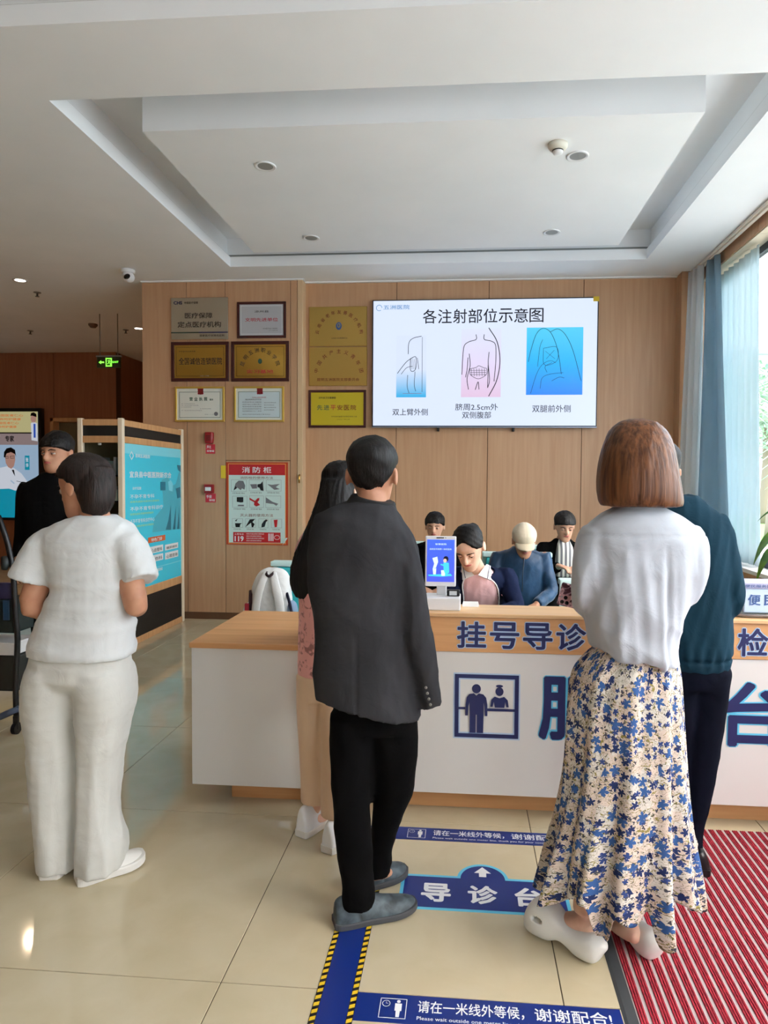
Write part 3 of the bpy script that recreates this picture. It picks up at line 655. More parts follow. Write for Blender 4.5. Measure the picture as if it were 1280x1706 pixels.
B.text('logo_lettering', M['navy'], 'CHS', .03, .125, .375, .41, 1, .03); B.text('small_lettering', D, '中国医疗保障', .15, .30, .38, .405, 1)
B.text('lettering', D, '医疗保障', .155, .46, .225, .285, 1, .01); B.text('lettering', D, '定点医疗机构', .075, .555, .128, .192, 1, .01)
B.rect('stripe', mat('green stripe', L(24, 60, 50), .5), 0, .068, .31, .080, 1); B.rect('stripe', M['navy'], .31, .068, .631, .080, 1)
B.text('small_lettering', D, '国家医疗保障局监制', .32, .59, .03, .052, 1); B.build()
t, B = plaque('plaque', 'white award plaque with red title in a dark frame, top of the second column', -2.449, 3.046, -1.917, 3.430, 7.0, M['mahog'], M['silverp'], .026)
B.frame('border_line', M['pwhite'], .04, .04, .492, .344, .004, 1); B.text('small_lettering', D, '凉州县', .19, .345, .27, .293, 1, .01)
B.text('lettering', RI, '文明先进单位', .085, .445, .175, .215, 1, .012); B.text('small_lettering', D, '中共委员会人民政府', .28, .44, .093, .107, 1); B.text('small_lettering', D, '二〇一九年三月', .34, .44, .073, .086, 1); B.build()
t, B = plaque('plaque', 'gold award plaque with black script in a mahogany frame, left one of the middle row', -3.183, 2.588, -2.544, 3.012, 7.0, M['mahog'], M['gold'], .034)
B.frame('border_line', D, .055, .055, .584, .369, .003, 1); B.text('small_lettering', D, '中共委员会宣传部', .085, .27, .315, .33, 1)
B.text('lettering', D, '全国诚信连锁医院', .085, .565, .18, .255, 1, .01); B.text('small_lettering', M['paper'], '二〇一〇年', .32, .42, .052, .064, 2); B.build()
t, B = plaque('plaque', 'dark gold award plaque with arched black script in a mahogany frame', -2.516, 2.585, -1.884, 3.012, 7.0, M['mahog'], M['gold'], .034)
B.frame('border_line', D, .055, .055, .577, .372, .003, 1); B.arc('lettering', D, '昆明五洲职业学院', .316, .10, .21, 2.75, .40, .052, 1, .01, .235); B.disc('emblem', M['greenink'], .316, .215, .022, .028, 1)
B.text('lettering_red', RI, '实习基地', .17, .46, .085, .125, 1, .012); B.build()
def cert(x0, x1, lab, board, title):
    t, B = plaque('certificate', lab, x0, 2.152, x1, 2.530, 7.0, M['goldframe'], M['paper'], .02, .025)
    W, H_ = x1 - x0, .378
    B.rect('sheet', board, .05, .05, W - .05, H_ - .06, 1); B.frame('border_line', M['greenink'], .045, .045, W - .045, H_ - .055, .004, 2)
    B.disc('seal', mat('seal red', L(150, 36, 40), .5), W / 2 + .01, H_ - .05, .032, .036, 3, 5 if False else 20)
    for i in range(4): B.disc('seal', M['redink'], W / 2 + .01 + .03 * math.cos(i * 1.57 + .8), H_ - .05 + .032 * math.sin(i * 1.57 + .8), .012, None, 3)
    return t, B, W, H_
t, B, W, H_ = cert(-3.14, -2.592, 'gold framed licence with large green title and red seal, left of two', M['paper'], 0)
for i, ch in enumerate('营业执照'): B.text('title', M['greenink'], ch, .16 + i * .054, .197 + i * .054, .225, .265, 3, .02)
B.text('title', M['greenink'], '副本', .385, .425, .228, .25, 3, .02)
for r, (a, b) in enumerate([(.07, .22), (.07, .26), (.07, .18), (.28, .40), (.07, .30)]): B.text('small_lettering', M['greyink'], '统一社会信用代码名称类型住所'[: 9 + r], a, b, .19 - r * .018, .199 - r * .018, 3)
B.text('small_lettering', M['greyink'], '登记机关二〇一六年', .33, .43, .075, .084, 3); B.disc('stamp', M['greyink'], .455, .085, .022, .022, 3); B.build()
t, B, W, H_ = cert(-2.484, -1.937, 'gold framed permit with fine print and red seal, right of two', mat('pale blue sheet', L(200, 214, 218), .7), 0)
B.text('small_lettering', RI, '中华人民共和国', .20, .35, .255, .268, 3); B.text('title', D, '医疗机构执业许可证', .125, .30, .232, .246, 3)
for r in range(5): B.text('small_lettering', D, ['机构名称五洲医院', '法定代表人主要负责人', '地址经济开发区路', '诊疗科目内科外科妇产科', '有效期限自二〇一五年'][r], .09, .30, .205 - r * .024, .216 - r * .024, 3)
for r in range(4): B.text('small_lettering', D, '登记号经营性质', .33, .46 - .02 * (r % 2), .20 - r * .026, .209 - r * .026, 3)
B.text('small_lettering', D, '该医疗机构经核准登记准予执业', .09, .40, .075, .084, 3); B.build()
y2 = 7.126
t, B = plaque('plaque', 'brushed gold plaque with arched script round a blue emblem, top of the right column', -1.693, 2.977, -1.061, 3.400, y2, None, M['gold2'], 0)
B.arc('lettering', BI, '云南省老年友善医疗机构', .33, .10, .245, 2.95, .2, .045, 1, .01, .265)
B.disc('emblem', M['blueink'], .325, .215, .032, .042, 1); B.disc('emblem', mat('em2', L(170, 150, 90), .5), .325, .22, .016, .024, 2); B.disc('emblem', M['blueink'], .325, .222, .008, .016, 3)
B.text('small_lettering', D, '云南省卫生健康委员会', .245, .42, .078, .092, 1); B.build()
t, B = plaque('plaque', 'brushed gold plaque with arched script over a character row, middle of the right column', -1.693, 2.552, -1.059, 2.968, y2, None, M['gold2'], 0)
B.arc('lettering', BI, '中国共产主义青年团', .325, .09, .255, 2.88, .26, .05, 1, .01, .28); B.text('lettering', BI, '昆明五洲医院支部委员会', .09, .55, .05, .083, 1, .01); B.build()
t, B = plaque('plaque', 'bright yellow plaque in a dark frame, bottom of the right column', -1.699, 2.100, -1.070, 2.507, y2, M['mahog'], M['yelplate'], .026)
B.text('small_lettering', D, '凉州县卫生健康委', .11, .30, .312, .335, 1, .01)
for i, ch in enumerate('先进平安医院'): B.text('lettering', (M['greenink'], M['greenink'], RI, BI, BI, BI)[i], ch, .092 + i * .074, .152 + i * .074, .19, .245, 1, .012)
B.text('small_lettering', D, '中共凉州县委平安建设领导小组', .25, .53, .113, .128, 1); B.text('small_lettering', D, '二〇二一年三月', .31, .45, .083, .096, 1); B.build()

# fire fittings
t = thing('fire_alarm_sounder', 'dark red alarm sounder over a red label on the left wall', 'alarm', (-2.756, 6.98, 1.90))
add('housing', loft([ell((-2.756, 6.97, z), r * 1.0, .032, 24, 3) for z, r in ((1.915, .034), (1.925, .044), (1.96, .049), (2.03, .049), (2.038, .044))]), M['redplastic'], t, True)
for k in range(3): add('grille_slot', box(-2.78, 6.9365, 1.95 + k * .02, -2.732, 6.94, 1.957 + k * .02), M['black'], t)
B = Board(t, (-2.807, 6.9985, 1.808), (1, 0, 0), (0, 0, 1), .001); B.rect('label', mat('label red', L(206, 44, 60), .5), 0, 0, .105, .102, 1)
B.text('lettering', M['pwhite'], '声光', .012, .06, .055, .09, 2, .01); B.text('lettering', M['pwhite'], '报警器', .012, .095, .018, .04, 2, .01); B.build()
t = thing('fire_alarm_button', 'small red manual call point with white window over a red label', 'alarm button', (-2.762, 6.98, 1.37))
add('housing', box(-2.813, 6.955, 1.378, -2.712, 7.0, 1.476, .008), M['redplastic'], t); add('window', box(-2.80, 6.952, 1.405, -2.735, 6.957, 1.445, .002), M['pwhite'], t)
B = Board(t, (-2.812, 6.9985, 1.279), (1, 0, 0), (0, 0, 1), .001); B.rect('label', mat('label red 2', L(206, 44, 60), .5), 0, 0, .115, .096, 1)
B.text('lettering', M['pwhite'], '手报', .01, .07, .045, .08, 2, .01); B.text('lettering', M['pwhite'], '按钮', .04, .105, .012, .036, 2, .01); B.build()
t = thing('fire_cabinet_poster', 'red bordered fire cabinet notice with picture steps and the number 119', 'poster', (-2.24, 6.99, .82))
add('backing', box(-2.578, 6.990, .822, -1.897, 6.9995, 1.717, .001), mat('orange red edge', L(192, 66, 30), .5), t)
B = Board(t, (-2.58, 6.990, .82), (1, 0, 0), (0, 0, 1), .001)
px = lambda x: (x - 150) / (1105 - 150) * .683; py = lambda y: .898 - (y - 205) / (1460 - 205) * .898
B.frame('border_line', mat('orange', L(246, 170, 90), .5), px(185), py(1440), px(1075), py(228), .006, 1)
B.rect('sheet', M['mint'], px(195), py(1425), px(1065), py(400), 2); B.rect('banner', M['red'], px(195), py(398), px(1062), py(238), 2)
for i, ch in enumerate('消防柜'): B.text('title', M['pwhite'], ch, px(400 + i * 165), px(522 + i * 165), py(368), py(275), 3, .012)
B.text('subtitle', BI, '消防栓的使用方法', px(370), px(880), py(460), py(420), 3); B.text('subtitle', BI, '灭火器的使用方法', px(370), px(880), py(1030), py(985), 3)
G = M['greyink']
fr = [(232, 470, 470, 650), (510, 470, 735, 640), (772, 470, 1005, 640), (250, 720, 480, 890), (515, 710, 735, 890), (765, 710, 1000, 890), (245, 1060, 410, 1195), (450, 1060, 610, 1195), (655, 1060, 805, 1195), (850, 1060, 1015, 1195)]
for a, b, c, d in fr:
    B.key += 1
    B.frame('picture_frame', G, px(a), py(d), px(c), py(b), .0022, 3); B.text('small_lettering', D, '打开消火栓门取出', px(a + 20), px(c - 30), py(d + 35), py(d + 14), 3)
def pp(pts, m, nm='picture'):
    B.key += 1; B.poly(nm, m, [(px(x), py(y)) for x, y in pts], 4)
pp([(270, 635), (300, 530), (350, 485), (420, 490), (450, 560), (440, 620), (400, 600), (380, 630), (330, 590)], G); pp([(270, 635), (300, 560), (320, 600)], M['blackp'])
pp([(525, 540), (630, 535), (635, 600), (560, 605)], G); pp([(640, 540), (690, 530), (720, 490), (732, 635), (690, 630), (670, 590), (640, 580)], M['blackp'])
pp([(790, 535), (860, 545), (985, 530), (920, 580), (985, 610), (900, 620), (850, 580)], G); pp([(320, 735), (420, 735), (420, 810), (380, 815), (320, 805)], M['blackp']); pp([(340, 850), (430, 850), (430, 872), (330, 872)], G)
pp([(515, 740), (600, 790), (640, 750), (670, 745), (665, 780), (640, 810), (680, 850), (620, 875), (585, 850), (590, 810), (520, 775)], M['red']); pp([(770, 735), (870, 800), (960, 830), (930, 860), (890, 835), (770, 820)], G)
pp([(290, 1090), (330, 1065), (310, 1105)], M['blackp']); pp([(290, 1130), (400, 1130), (370, 1150), (365, 1190), (300, 1190)], M['blackp']); pp([(450, 1190), (520, 1070), (600, 1065), (560, 1110), (595, 1140), (570, 1190), (550, 1190), (540, 1120)], M['blackp'])
pp([(740, 1090), (770, 1068), (800, 1080), (770, 1110), (750, 1180), (700, 1190), (705, 1140)], M['blackp']); pp([(890, 1075), (950, 1070), (940, 1180), (905, 1185)], M['red'])
B.rect('banner', M['red'], px(262), py(1420), px(995), py(1265), 4); B.text('number', M['pwhite'], '119', px(285), px(425), py(1405), py(1325), 5, .03); B.text('small_lettering', M['pwhite'], '火警电话', px(285), px(425), py(1308), py(1283), 5)
for r in range(4): B.text('small_lettering', M['pwhite'], '发现火灾请立即拨打报警电话', px(465), px(740 - 40 * (r % 2)), py(1300 + r * 34), py(1280 + r * 34), 5)
for i in range(4): B.rect('banner_mark', M['pwhite'], px(808 + i * 22), py(1395), px(820 + i * 22), py(1280), 5)
B.line('banner_mark', M['pwhite'], [(px(940) + .03 * math.cos(a), py(1340) + .022 * math.sin(a)) for a in np.linspace(0, 6.28, 20)], .004, 5)
B.build()
add('curled_corner', loft([[(-1.955, 6.985, .822), (-1.897, 6.985, .90), (-1.905, 6.975, .905)], [(-1.95, 6.975, .83), (-1.90, 6.975, .895), (-1.915, 6.965, .90)]]), M['mint'], t)
tag(add('door_tag', box(-2.636, 6.985, 1.541, -2.583, 6.999, 1.68, .002), M['yellow']), 'small yellow and white tag hanging at the notice top left corner', 'tag')
t = thing('wall_hook', 'small brass catch on the corner strip behind the dark-haired woman', 'hook', (-1.75, 6.98, 1.50)); add('hook', tube(smoothpath([(-1.765, 6.99, 1.58), (-1.765, 6.965, 1.58), (-1.765, 6.955, 1.53), (-1.765, 6.97, 1.50)], 4), .008, 8), M['gold'], t, True)

# exit sign hung in the dim hall
ex = emat('exit green', L(110, 214, 60), 1.6)
t = thing('exit_sign', 'hanging green exit sign with running figure and arrow', 'exit sign', (-5.0, 8.0, 2.9))
ey = 8.3
def exz(py_): return 1.52 + (800 - py_) * ey / 1103.
exx0, exx1, ez0, ez1 = -4.78, -4.46, 2.97, 3.11
add('panel', box(exx0, ey, ez0, exx1, ey + .02, ez1, .003), mat('exit panel', L(52, 60, 30), .3), t)
add('housing', box(exx0 - .01, ey - .005, ez1, exx1 + .01, ey + .025, ez1 + .02, .003), M['grayp'], t)
for x in (exx0 + .28, exx0 + .04): add('hanger_rod', tube([(x, ey + .01, ez1 + .02), (x, ey + .01, ZC)], .006, 8), M['steel'], t, True)
B = Board(t, (exx0, ey, ez0), (1, 0, 0), (0, 0, 1), .002)
B.poly('symbol', ex, [(.025, .07), (.06, .095), (.06, .08), (.10, .08), (.10, .06), (.06, .06), (.06, .045)]); B.rect('symbol', ex, .12, .015, .205, .125)
dk = mat('exit dark', L(20, 50, 20), .4)
B.rect('figure', dk, .135, .03, .19, .11, 2); B.line('figure', ex, [(.175, .10), (.165, .07), (.15, .045)], .010, 3); B.line('figure', ex, [(.165, .07), (.182, .055), (.186, .035)], .009, 3); B.line('figure', ex, [(.145, .085), (.165, .09), (.185, .075)], .007, 3)
B.text('lettering', ex, 'EXIT', .215, .295, .06, .085, 2, .02); B.build()
#@@WALLS
# ------------------------------------------------------------------ people
V3 = lambda *a: np.array(a, float)
SK = {}
def skin(name, c):
    m = mat(name, c, .5, spec=.35); m.node_tree.nodes['Principled BSDF'].inputs['Subsurface Weight'].default_value = .08
    m.node_tree.nodes['Principled BSDF'].inputs['Subsurface Radius'].default_value = (.01, .004, .002)
    cc = np.array(c[:3]); return noisy(m, (*(cc * [.9, .84, .82]), 1), (*np.clip(cc * [1.06, 1.08, 1.08], 0, 1), 1), (18, 18, 18), 3)
SK['a'] = skin('skin', L(206, 160, 134)); SK['b'] = skin('skin tan', L(188, 138, 110)); SK['c'] = skin('skin fair', L(224, 184, 160))
def hairmat(name, a, b, rough=.55, sc=(160, 160, 7)):
    m = mat(name, a, rough, spec=.3); noisy(m, a, b, sc, 5, .3, .35, .68, .6, 'pos'); return m
HM = {'black': hairmat('black hair', L(10, 9, 10), L(26, 23, 23)), 'darkbrown': hairmat('dark brown hair', L(22, 16, 15), L(46, 34, 30)),
      'brown': hairmat('golden brown hair', L(70, 42, 27), L(124, 80, 50), .42, (80, 80, 2.5))}
HS = [(-.03, .30, .10, .07), (.0, .37, .06, .13), (.06, .42, -.02, .18), (.14, .42, -.10, .225), (.24, .40, -.18, .26), (.34, .395, -.25, .285), (.44, .39, -.32, .305), (.54, .385, -.37, .32),
      (.64, .405, -.41, .33), (.74, .375, -.43, .33), (.84, .30, -.40, .30), (.92, .19, -.31, .23), (.97, .08, -.20, .15), (1.0, -.02, -.10, .06)]
def hlook(C, R, h):
    """from head units (x right, y forward, z up from the chin) to the world"""
    C = np.array(C, float); R = np.array(R, float)
    return lambda P: (np.atleast_2d(np.array(P, float)) - [0, 0, .5]) * h @ R.T + C
def head_geos(C, R, h):
    T = hlook(C, R, h); S = smoothpath(HS, 3)
    g = [loft([T(ell((0, (f + b) / 2, z), w_, (f - b) / 2, 32, 2.15)) for z, f, b, w_ in S])]
    g.append(stube([T(p)[0] for p in ((0, .385, .60), (0, .415, .50), (0, .472, .40), (0, .445, .368), (0, .38, .36))], [h * .035, h * .042, h * .052, h * .055, h * .03], 3, 12, R[:, 0]))
    for s in (-1, 1):
        g.append(stube([T(p)[0] for p in ((s * .05, .39, .385), (s * .068, .415, .385), (s * .05, .425, .372))], [h * .03, h * .036, h * .02], 2, 10, R[:, 0]))
        e = [T(ell((s * (.325 + .02 * k), -.03 - .012 * k, .47), .10 * q, .135 * q, 20, 2, (0, 1, .18), (0, -.18, 1))) for k, q in ((0, .55), (1, .8), (2, 1.), (3, 1.), (3.4, .8))]
        g.append(loft(e))
    g.append(stube([T(p)[0] for p in ((-.11, .375, .262), (-.05, .412, .272), (0, .418, .268), (.05, .412, .272), (.11, .375, .262))], [(h * .012, h * .02), (h * .022, h * .034), (h * .024, h * .036), (h * .022, h * .034), (h * .012, h * .02)], 2, 10, R[:, 1]))
    return g
def sockets(C, R, h):
    T = hlook(C, R, h); P = [(T(p)[0], a, s) for p, a, s in (((-.145, .37, .505), -.008, .07), ((.145, .37, .505), -.008, .07), ((0, .43, .30), -.002, .05), ((-.26, .0, .47), 0, .05))]
    def f(co):
        d = np.zeros(len(co))
        for c, a, s in P: d += a * (h / .22) * np.exp(-((co - c) ** 2).sum(1) / (s * h) ** 2)
        return d
    return f
M['eyew'] = mat('eye white', L(190, 182, 174), .4); M['iris'] = mat('iris', L(34, 22, 16), .15); M['lip'] = mat('lips', L(176, 92, 88), .45)
def face_parts(C, R, h, parent, sk, hair, closed=False, lip=None):
    T = hlook(C, R, h)
    def ball(c, r, n=10): return loft([ell(c + np.array(R)[:, 2] * r * math.sin(b), r * math.cos(b), r * math.cos(b), 14, 2, np.array(R)[:, 0], np.array(R)[:, 1]) for b in np.linspace(-1.5, 1.5, n)])
    for s in (-1, 1):
        c = T((s * .145, .327, .505))[0]; add('eye', ball(c, .052 * h), M['eyew'], parent, True)
        ci = T((s * .145, .327 + .031, .50 - (.012 if closed else 0)))[0]; add('iris', ball(ci, .025 * h), M['iris'], parent, True)
        # lids
        for up in (1, -1):
            a0 = (.30 if up > 0 else .24) if not closed else (.02 if up > 0 else .25)
            rows = []
            for k in range(6):
                el = up * (1.35 + (a0 - 1.35) * k / 5) if up > 0 else -(1.35 + (a0 - 1.35) * k / 5)
                rr = .058; rows.append([T((s * .145 + rr * 1.05 * math.cos(el) * math.sin(az), .327 + rr * math.cos(el) * math.cos(az), .505 + rr * math.sin(el)))[0] for az in np.linspace(-1.5, 1.5, 12)])
            add('eyelid', loft(rows, cap=False, close=False), sk, parent, True)
            if up > 0: add('eyelash', tube([p + np.array(R)[:, 1] * .001 for p in rows[-1][1:-1]], .0011 * h / .22, 6), M['blackp'], parent)
        add('eyebrow', stube([T(p)[0] for p in ((s * .06, .405, .585), (s * .14, .395, .612), (s * .235, .33, .59))], [(h * .006, h * .010), (h * .007, h * .013), (h * .004, h * .006)], 3, 8, np.array(R)[:, 1]), hair, parent, True)
    add('lips', stube([T(p)[0] for p in ((-.105, .386, .266), (-.05, .428, .274), (0, .436, .270), (.05, .428, .274), (.105, .386, .266))], [(h * .006, h * .010), (h * .012, h * .028), (h * .013, h * .030), (h * .012, h * .028), (h * .006, h * .010)], 3, 10, np.array(R)[:, 1]), lip or M['lip'], parent, True)
def strands(amp, seed, ax=(110, 110, 5)):
    return lambda co: amp * wr(co, ax, seed) + amp * .6 * wr(co, (40, 40, 4), seed + 1, False)
def hair_cap(C, R, h, m, parent, infl=.04, zb=.12, front=((.0, -.22), (.40, -.14), (.52, -.06), (.62, .02), (.70, .14), (.78, .36), (.84, .60), (1.1, .9)), seed=1, vol=0, voxel=.0055, extra=None, amp=.0016, name='hair', part=0, ax=(110, 110, 5)):
    """a shell lying on the skull that thins out along the hairline"""
    T = hlook(C, R, h); S = smoothpath(HS, 5); rings = []; fz, fy = [a for a, b in front], [b for a, b in front]
    rs = np.random.RandomState(seed); ph = rs.rand(4) * 6.28
    sm = lambda v: np.clip(v, 0, 1) ** 2 * (3 - 2 * np.clip(v, 0, 1))
    for z, f, b, w_ in S:
        if z < zb - .12: continue
        cy_, ry = (f + b) / 2, (f - b) / 2; e = ell((0, cy_, z), w_, ry, 72, 2.15)
        hl_ = np.interp(z, fz, fy) + .02 * np.sin(9 * e[:, 0] / w_ + ph[0]) + .012 * np.sin(23 * e[:, 0] / w_ + ph[1])
        hl_ = hl_ - part * np.exp(-(e[:, 0] / .10) ** 2) + part * .6 * np.abs(e[:, 0] / w_) ** 3
        k = sm((hl_ - e[:, 1]) / .10 + .35) * sm((z - zb) / .06 + .4)
        top = .03 * sm((z - .6) / .3)
        off = -.045 + k * (.045 + infl + vol * sm((.25 - e[:, 1]) / .5) + top * .6)
        d = np.c_[e[:, 0] / w_ ** 2, (e[:, 1] - cy_) / ry ** 2]; d /= np.linalg.norm(d, axis=1)[:, None] + 1e-9
        up = np.clip((z - .80) / .2, 0, 1)
        e[:, :2] += d * (off * (1 - .35 * up))[:, None]; e[:, 2] += k * (infl + top) * 1.1 * up
        rings.append(T(e))
    z, f, b, w_ = S[-1]; rings.append(T(ell((0, -.06, 1.0 + infl + .05), .02, .02, 72)))
    return fuse(name, [loft(rings)] + (extra or []), m, parent, voxel, 2, strands(amp, seed, ax))
def hand_geos(w_, d, nrm, side, curl=.5, s=1.0, spread=.07, thumb=.5):
    """wrist, pointing direction, palm normal (towards what the palm faces), side=+1 when the thumb is along cross(d, nrm)"""
    w_, d, nrm = np.array(w_, float), _n(d), _n(np.array(nrm, float) - _n(d) * np.dot(nrm, _n(d))); t = np.cross(d, nrm) * side; g = []
    P = lambda a, b, c=0: w_ + (d * a + t * b + nrm * c) * s
    g.append(stube([P(-.03, 0), P(.0, 0), P(.03, .0, .0), P(.065, .0, 0), P(.09, 0, 0)], [(.026 * s, .021 * s), (.028 * s, .020 * s), (.038 * s, .017 * s), (.042 * s, .015 * s), (.038 * s, .011 * s)], 2, 16, t))
    for i, (o_, ln) in enumerate(((.029, .070), (.0095, .078), (-.010, .073), (-.028, .058))):
        a = -spread * (i - 1.2); dd = _n(d * math.cos(a) - t * math.sin(-a) * 1.0) if False else _n(d + t * (spread * (1.3 - i)))
        p = P(.078, o_); pts = [P(.05, o_ * .9), p]; an = curl * .45
        for k, f in enumerate((.46, .31, .23)):
            an_ = an if k == 0 else an + curl * (.75 if k == 1 else 1.2)
            p = p + (dd * math.cos(an_) + nrm * math.sin(an_)) * ln * f * s; pts.append(p)
        g.append(tube(pts, [.0092 * s, .0095 * s, .0088 * s, .0080 * s, .0068 * s], 10, t, True, True))
    b = P(.018, .026, .006); g.append(tube([P(.0, .012), b, b + (d * .55 + t * .75 + nrm * thumb * .5) * .034 * s, b + (d * .85 + t * .95 + nrm * thumb) * .052 * s], [.014 * s, .0135 * s, .0105 * s, .0085 * s], 10, nrm, True, True))
    return g
def body_geos(J, s=1.0, k=1.0):
    ax = _n(np.array(J['sr'], float) - J['sl']); g = []
    pe, ch, nk = [np.array(J[q], float) for q in ('pelvis', 'chest', 'neck')]; wa = (pe + ch) / 2
    fw = np.cross((0, 0, 1), ax)
    g.append(stube([pe - (ch - pe) * .22, pe, wa, ch, ch + (nk - ch) * .55, nk, nk + (nk - ch) * .12], [(.12 * k, .085 * k), (.15 * k, .105 * k), (.125 * k, .09 * k), (.145 * k, .10 * k), (.13 * k, .075 * k), (.06 * k, .058 * k), (.054 * k, .056 * k)], 3, 24, ax))
    g.append(stube([nk - (nk - ch) * .1, nk, (nk + np.array(J['head'])) / 2, J['head']], [.06, .054, .050, .05], 3, 18, ax))
    for S_ in 'lr':
        sh, el, wri = [np.array(J[q + S_], float) for q in ('s', 'e', 'w')]
        g.append(stube([ch + (sh - ch) * .5, sh, (sh + el) / 2, el, (el + wri) / 2, wri], [.06 * s, .052 * s, .047 * s, .039 * s, .036 * s, (.027 * s, .024 * s)], 3, 16, ax))
        hi, kn, an = [np.array(J[q + S_], float) for q in ('h', 'k', 'a')]
        g.append(stube([hi + (pe - hi) * .3 + [0, 0, .03], hi, (hi + kn) / 2, kn, kn + (an - kn) * .35, an + (kn - an) * .1, an], [.072 * k, .074 * k, .064 * k, .053 * s, .05 * s, .036 * s, .034 * s], 3, 18, ax))
        to = np.array(J['t' + S_], float); dd = to - an
        he = an - dd * .16; he[2] = an[2] - .04; to2 = an + dd * .66; to2[2] = to[2]
        g.append(stube([he, an + [0, 0, -.04], an + dd * .5 + [0, 0, -.035], to2], [(.026, .028), (.033, .034), (.038, .026), (.03, .014)], 3, 14, np.cross(_n(dd), (0, 0, 1)), True))
    return g
def shoe(parent, heel, toe, m, msole, length=None, w_=.048, hh=.075, name='shoe', sole_t=.026, prof=None, zb=0.0):
    h_, t_ = np.array([*heel, zb], float), np.array([*toe, zb], float); d = t_ - h_; ln = np.linalg.norm(d); d = d / ln; sd = np.cross(d, (0, 0, 1)); up = V3(0, 0, 1)
    prof = prof or [(0, .62, .85), (.06, .82, 1.0), (.2, .88, 1.05), (.38, .86, 1.0), (.55, .95, .78), (.72, 1.06, .62), (.86, .96, .52), (.95, .70, .42), (1.0, .34, .26)]
    S = smoothpath(prof, 3); R = []
    for t, a, b in S:
        zc = sole_t * .6; H_ = hh * b; e = []
        for an in np.arange(20) * 2 * PI / 20:
            x = math.copysign(abs(math.cos(an)) ** .8, math.cos(an)) * w_ * a; z = math.sin(an); z = H_ * z ** .9 if z > 0 else zc * z * .3
            taper = 1 - .35 * max(0, z / H_) ** 2 if z > 0 else 1
            e.append(h_ + d * ln * t + sd * x * taper + up * (zc + max(z, -.01)))
        R.append(e)
    o = fuse(name, [loft(R)], m, parent, .006, 3)
    so = []
    for zz, ex in ((0.0, .90), (.004, 1.0), (sole_t * .8, 1.02), (sole_t, .98)):
        L_ = []; 
        for t, a, b in S: L_.append(h_ + d * (ln * (t - .5) * (1.02 if ex > .95 else 1.0) + ln * .5) + sd * (w_ * a * ex * 1.04) + up * (zz + (.012 * (t ** 4))))
        for t, a, b in S[::-1]: L_.append(h_ + d * (ln * (t - .5) * (1.02 if ex > .95 else 1.0) + ln * .5) - sd * (w_ * a * ex * 1.04) + up * (zz + (.012 * (t ** 4))))
        so.append(L_)
    add('sole', loft(so), msole, o, False)
    return o
def person(label, loc, group=None): return thing('person', label, 'person', loc, group)
def folds(a, k, seed): return lambda co: a * wr(co, k, seed)
def R3(yaw=0, pitch=0, roll=0):
    """head turn: yaw 0 looks along +Y; positive pitch looks up; roll tips sideways"""
    return Rz(yaw) @ Rx(pitch) @ Ry(roll)
WS = fabric('white cotton', L(208, 211, 211), .9, .03, 700, .1); WP = fabric('white crepe', L(202, 202, 196), .85, .03, 500, .2)
rubw = mat('white rubber', L(228, 226, 220), .55); whleather = mat('white leather', L(236, 238, 240), .42)

# ---- woman in white T-shirt and wide trousers, at the left
p = person('woman in white short-sleeved T-shirt and wide white trousers, turned towards the man in black', (-1.45, 2.4, 0))
C, R, h = V3(-1.462, 2.44, 1.488), R3(PI / 2 - .25, -.22, .0), .222
J = dict(pelvis=(-1.47, 2.42, .80), chest=(-1.42, 2.42, 1.18), neck=(-1.40, 2.42, 1.36), head=(-1.425, 2.43, 1.44), sl=(-1.585, 2.42, 1.28), sr=(-1.292, 2.42, 1.265), el=(-1.632, 2.37, 1.03), er=(-1.222, 2.37, 1.045),
         wl=(-1.50, 2.58, 1.02), wr=(-1.33, 2.60, 1.06), hl=(-1.565, 2.42, .76), hr=(-1.38, 2.42, .76), kl=(-1.575, 2.42, .42), kr=(-1.39, 2.40, .42), al=(-1.565, 2.42, .09), ar=(-1.40, 2.38, .09), tl=(-1.60, 2.60, .03), tr=(-1.29, 2.49, .03))
fuse('body', body_geos(J, 1.05, .95) + head_geos(C, R, h) + hand_geos(J['wl'], (.75, .5, .1), (0, .3, 1), 1) + hand_geos(J['wr'], (-.75, .5, .1), (0, .3, 1), -1), SK['b'], p, .0065, 5, sockets(C, R, h))
face_parts(C, R, h, p, SK['b'], HM['darkbrown'])
hair_cap(C, R, h, HM['darkbrown'], p, .06, .06, ((.0, -.16), (.35, -.12), (.52, -.05), (.66, .06), (.78, .40), (1.1, .9)), 3, .03, extra=[stube([(-1.415, 2.43, 1.55), (-1.40, 2.42, 1.49), (-1.395, 2.405, 1.43), (-1.405, 2.395, 1.385)], [.070, .072, .062, .036], 4, 20)])
y0 = 2.42
sh_ = [stack([(-1.40, y0, 1.385, .072, .065), (-1.40, y0, 1.372, .098, .078), (-1.412, y0, 1.352, .148, .092), (-1.428, y0, 1.318, .188, .105), (-1.43, y0, 1.26, .182, .12), (-1.42, y0, 1.18, .165, .126), (-1.412, y0, 1.10, .156, .128), (-1.428, y0, 1.04, .168, .132), (-1.445, y0, .98, .182, .138), (-1.458, y0, .91, .198, .146), (-1.466, y0, .868, .204, .15), (-1.466, y0, .846, .204, .15)]),
       stube([(-1.545, y0, 1.275), (-1.583, y0 - .005, 1.262), (-1.622, y0 - .015, 1.200), (-1.646, y0 - .025, 1.128)], [(.066, .075), (.074, .082), (.076, .088), (.083, .094)], 3, 22, (1, 0, 0)),
       stube([(-1.31, y0, 1.275), (-1.276, y0 - .005, 1.262), (-1.236, y0 - .015, 1.205), (-1.210, y0 - .03, 1.138)], [(.064, .075), (.070, .082), (.066, .088), (.066, .094)], 3, 22, (1, 0, 0))]
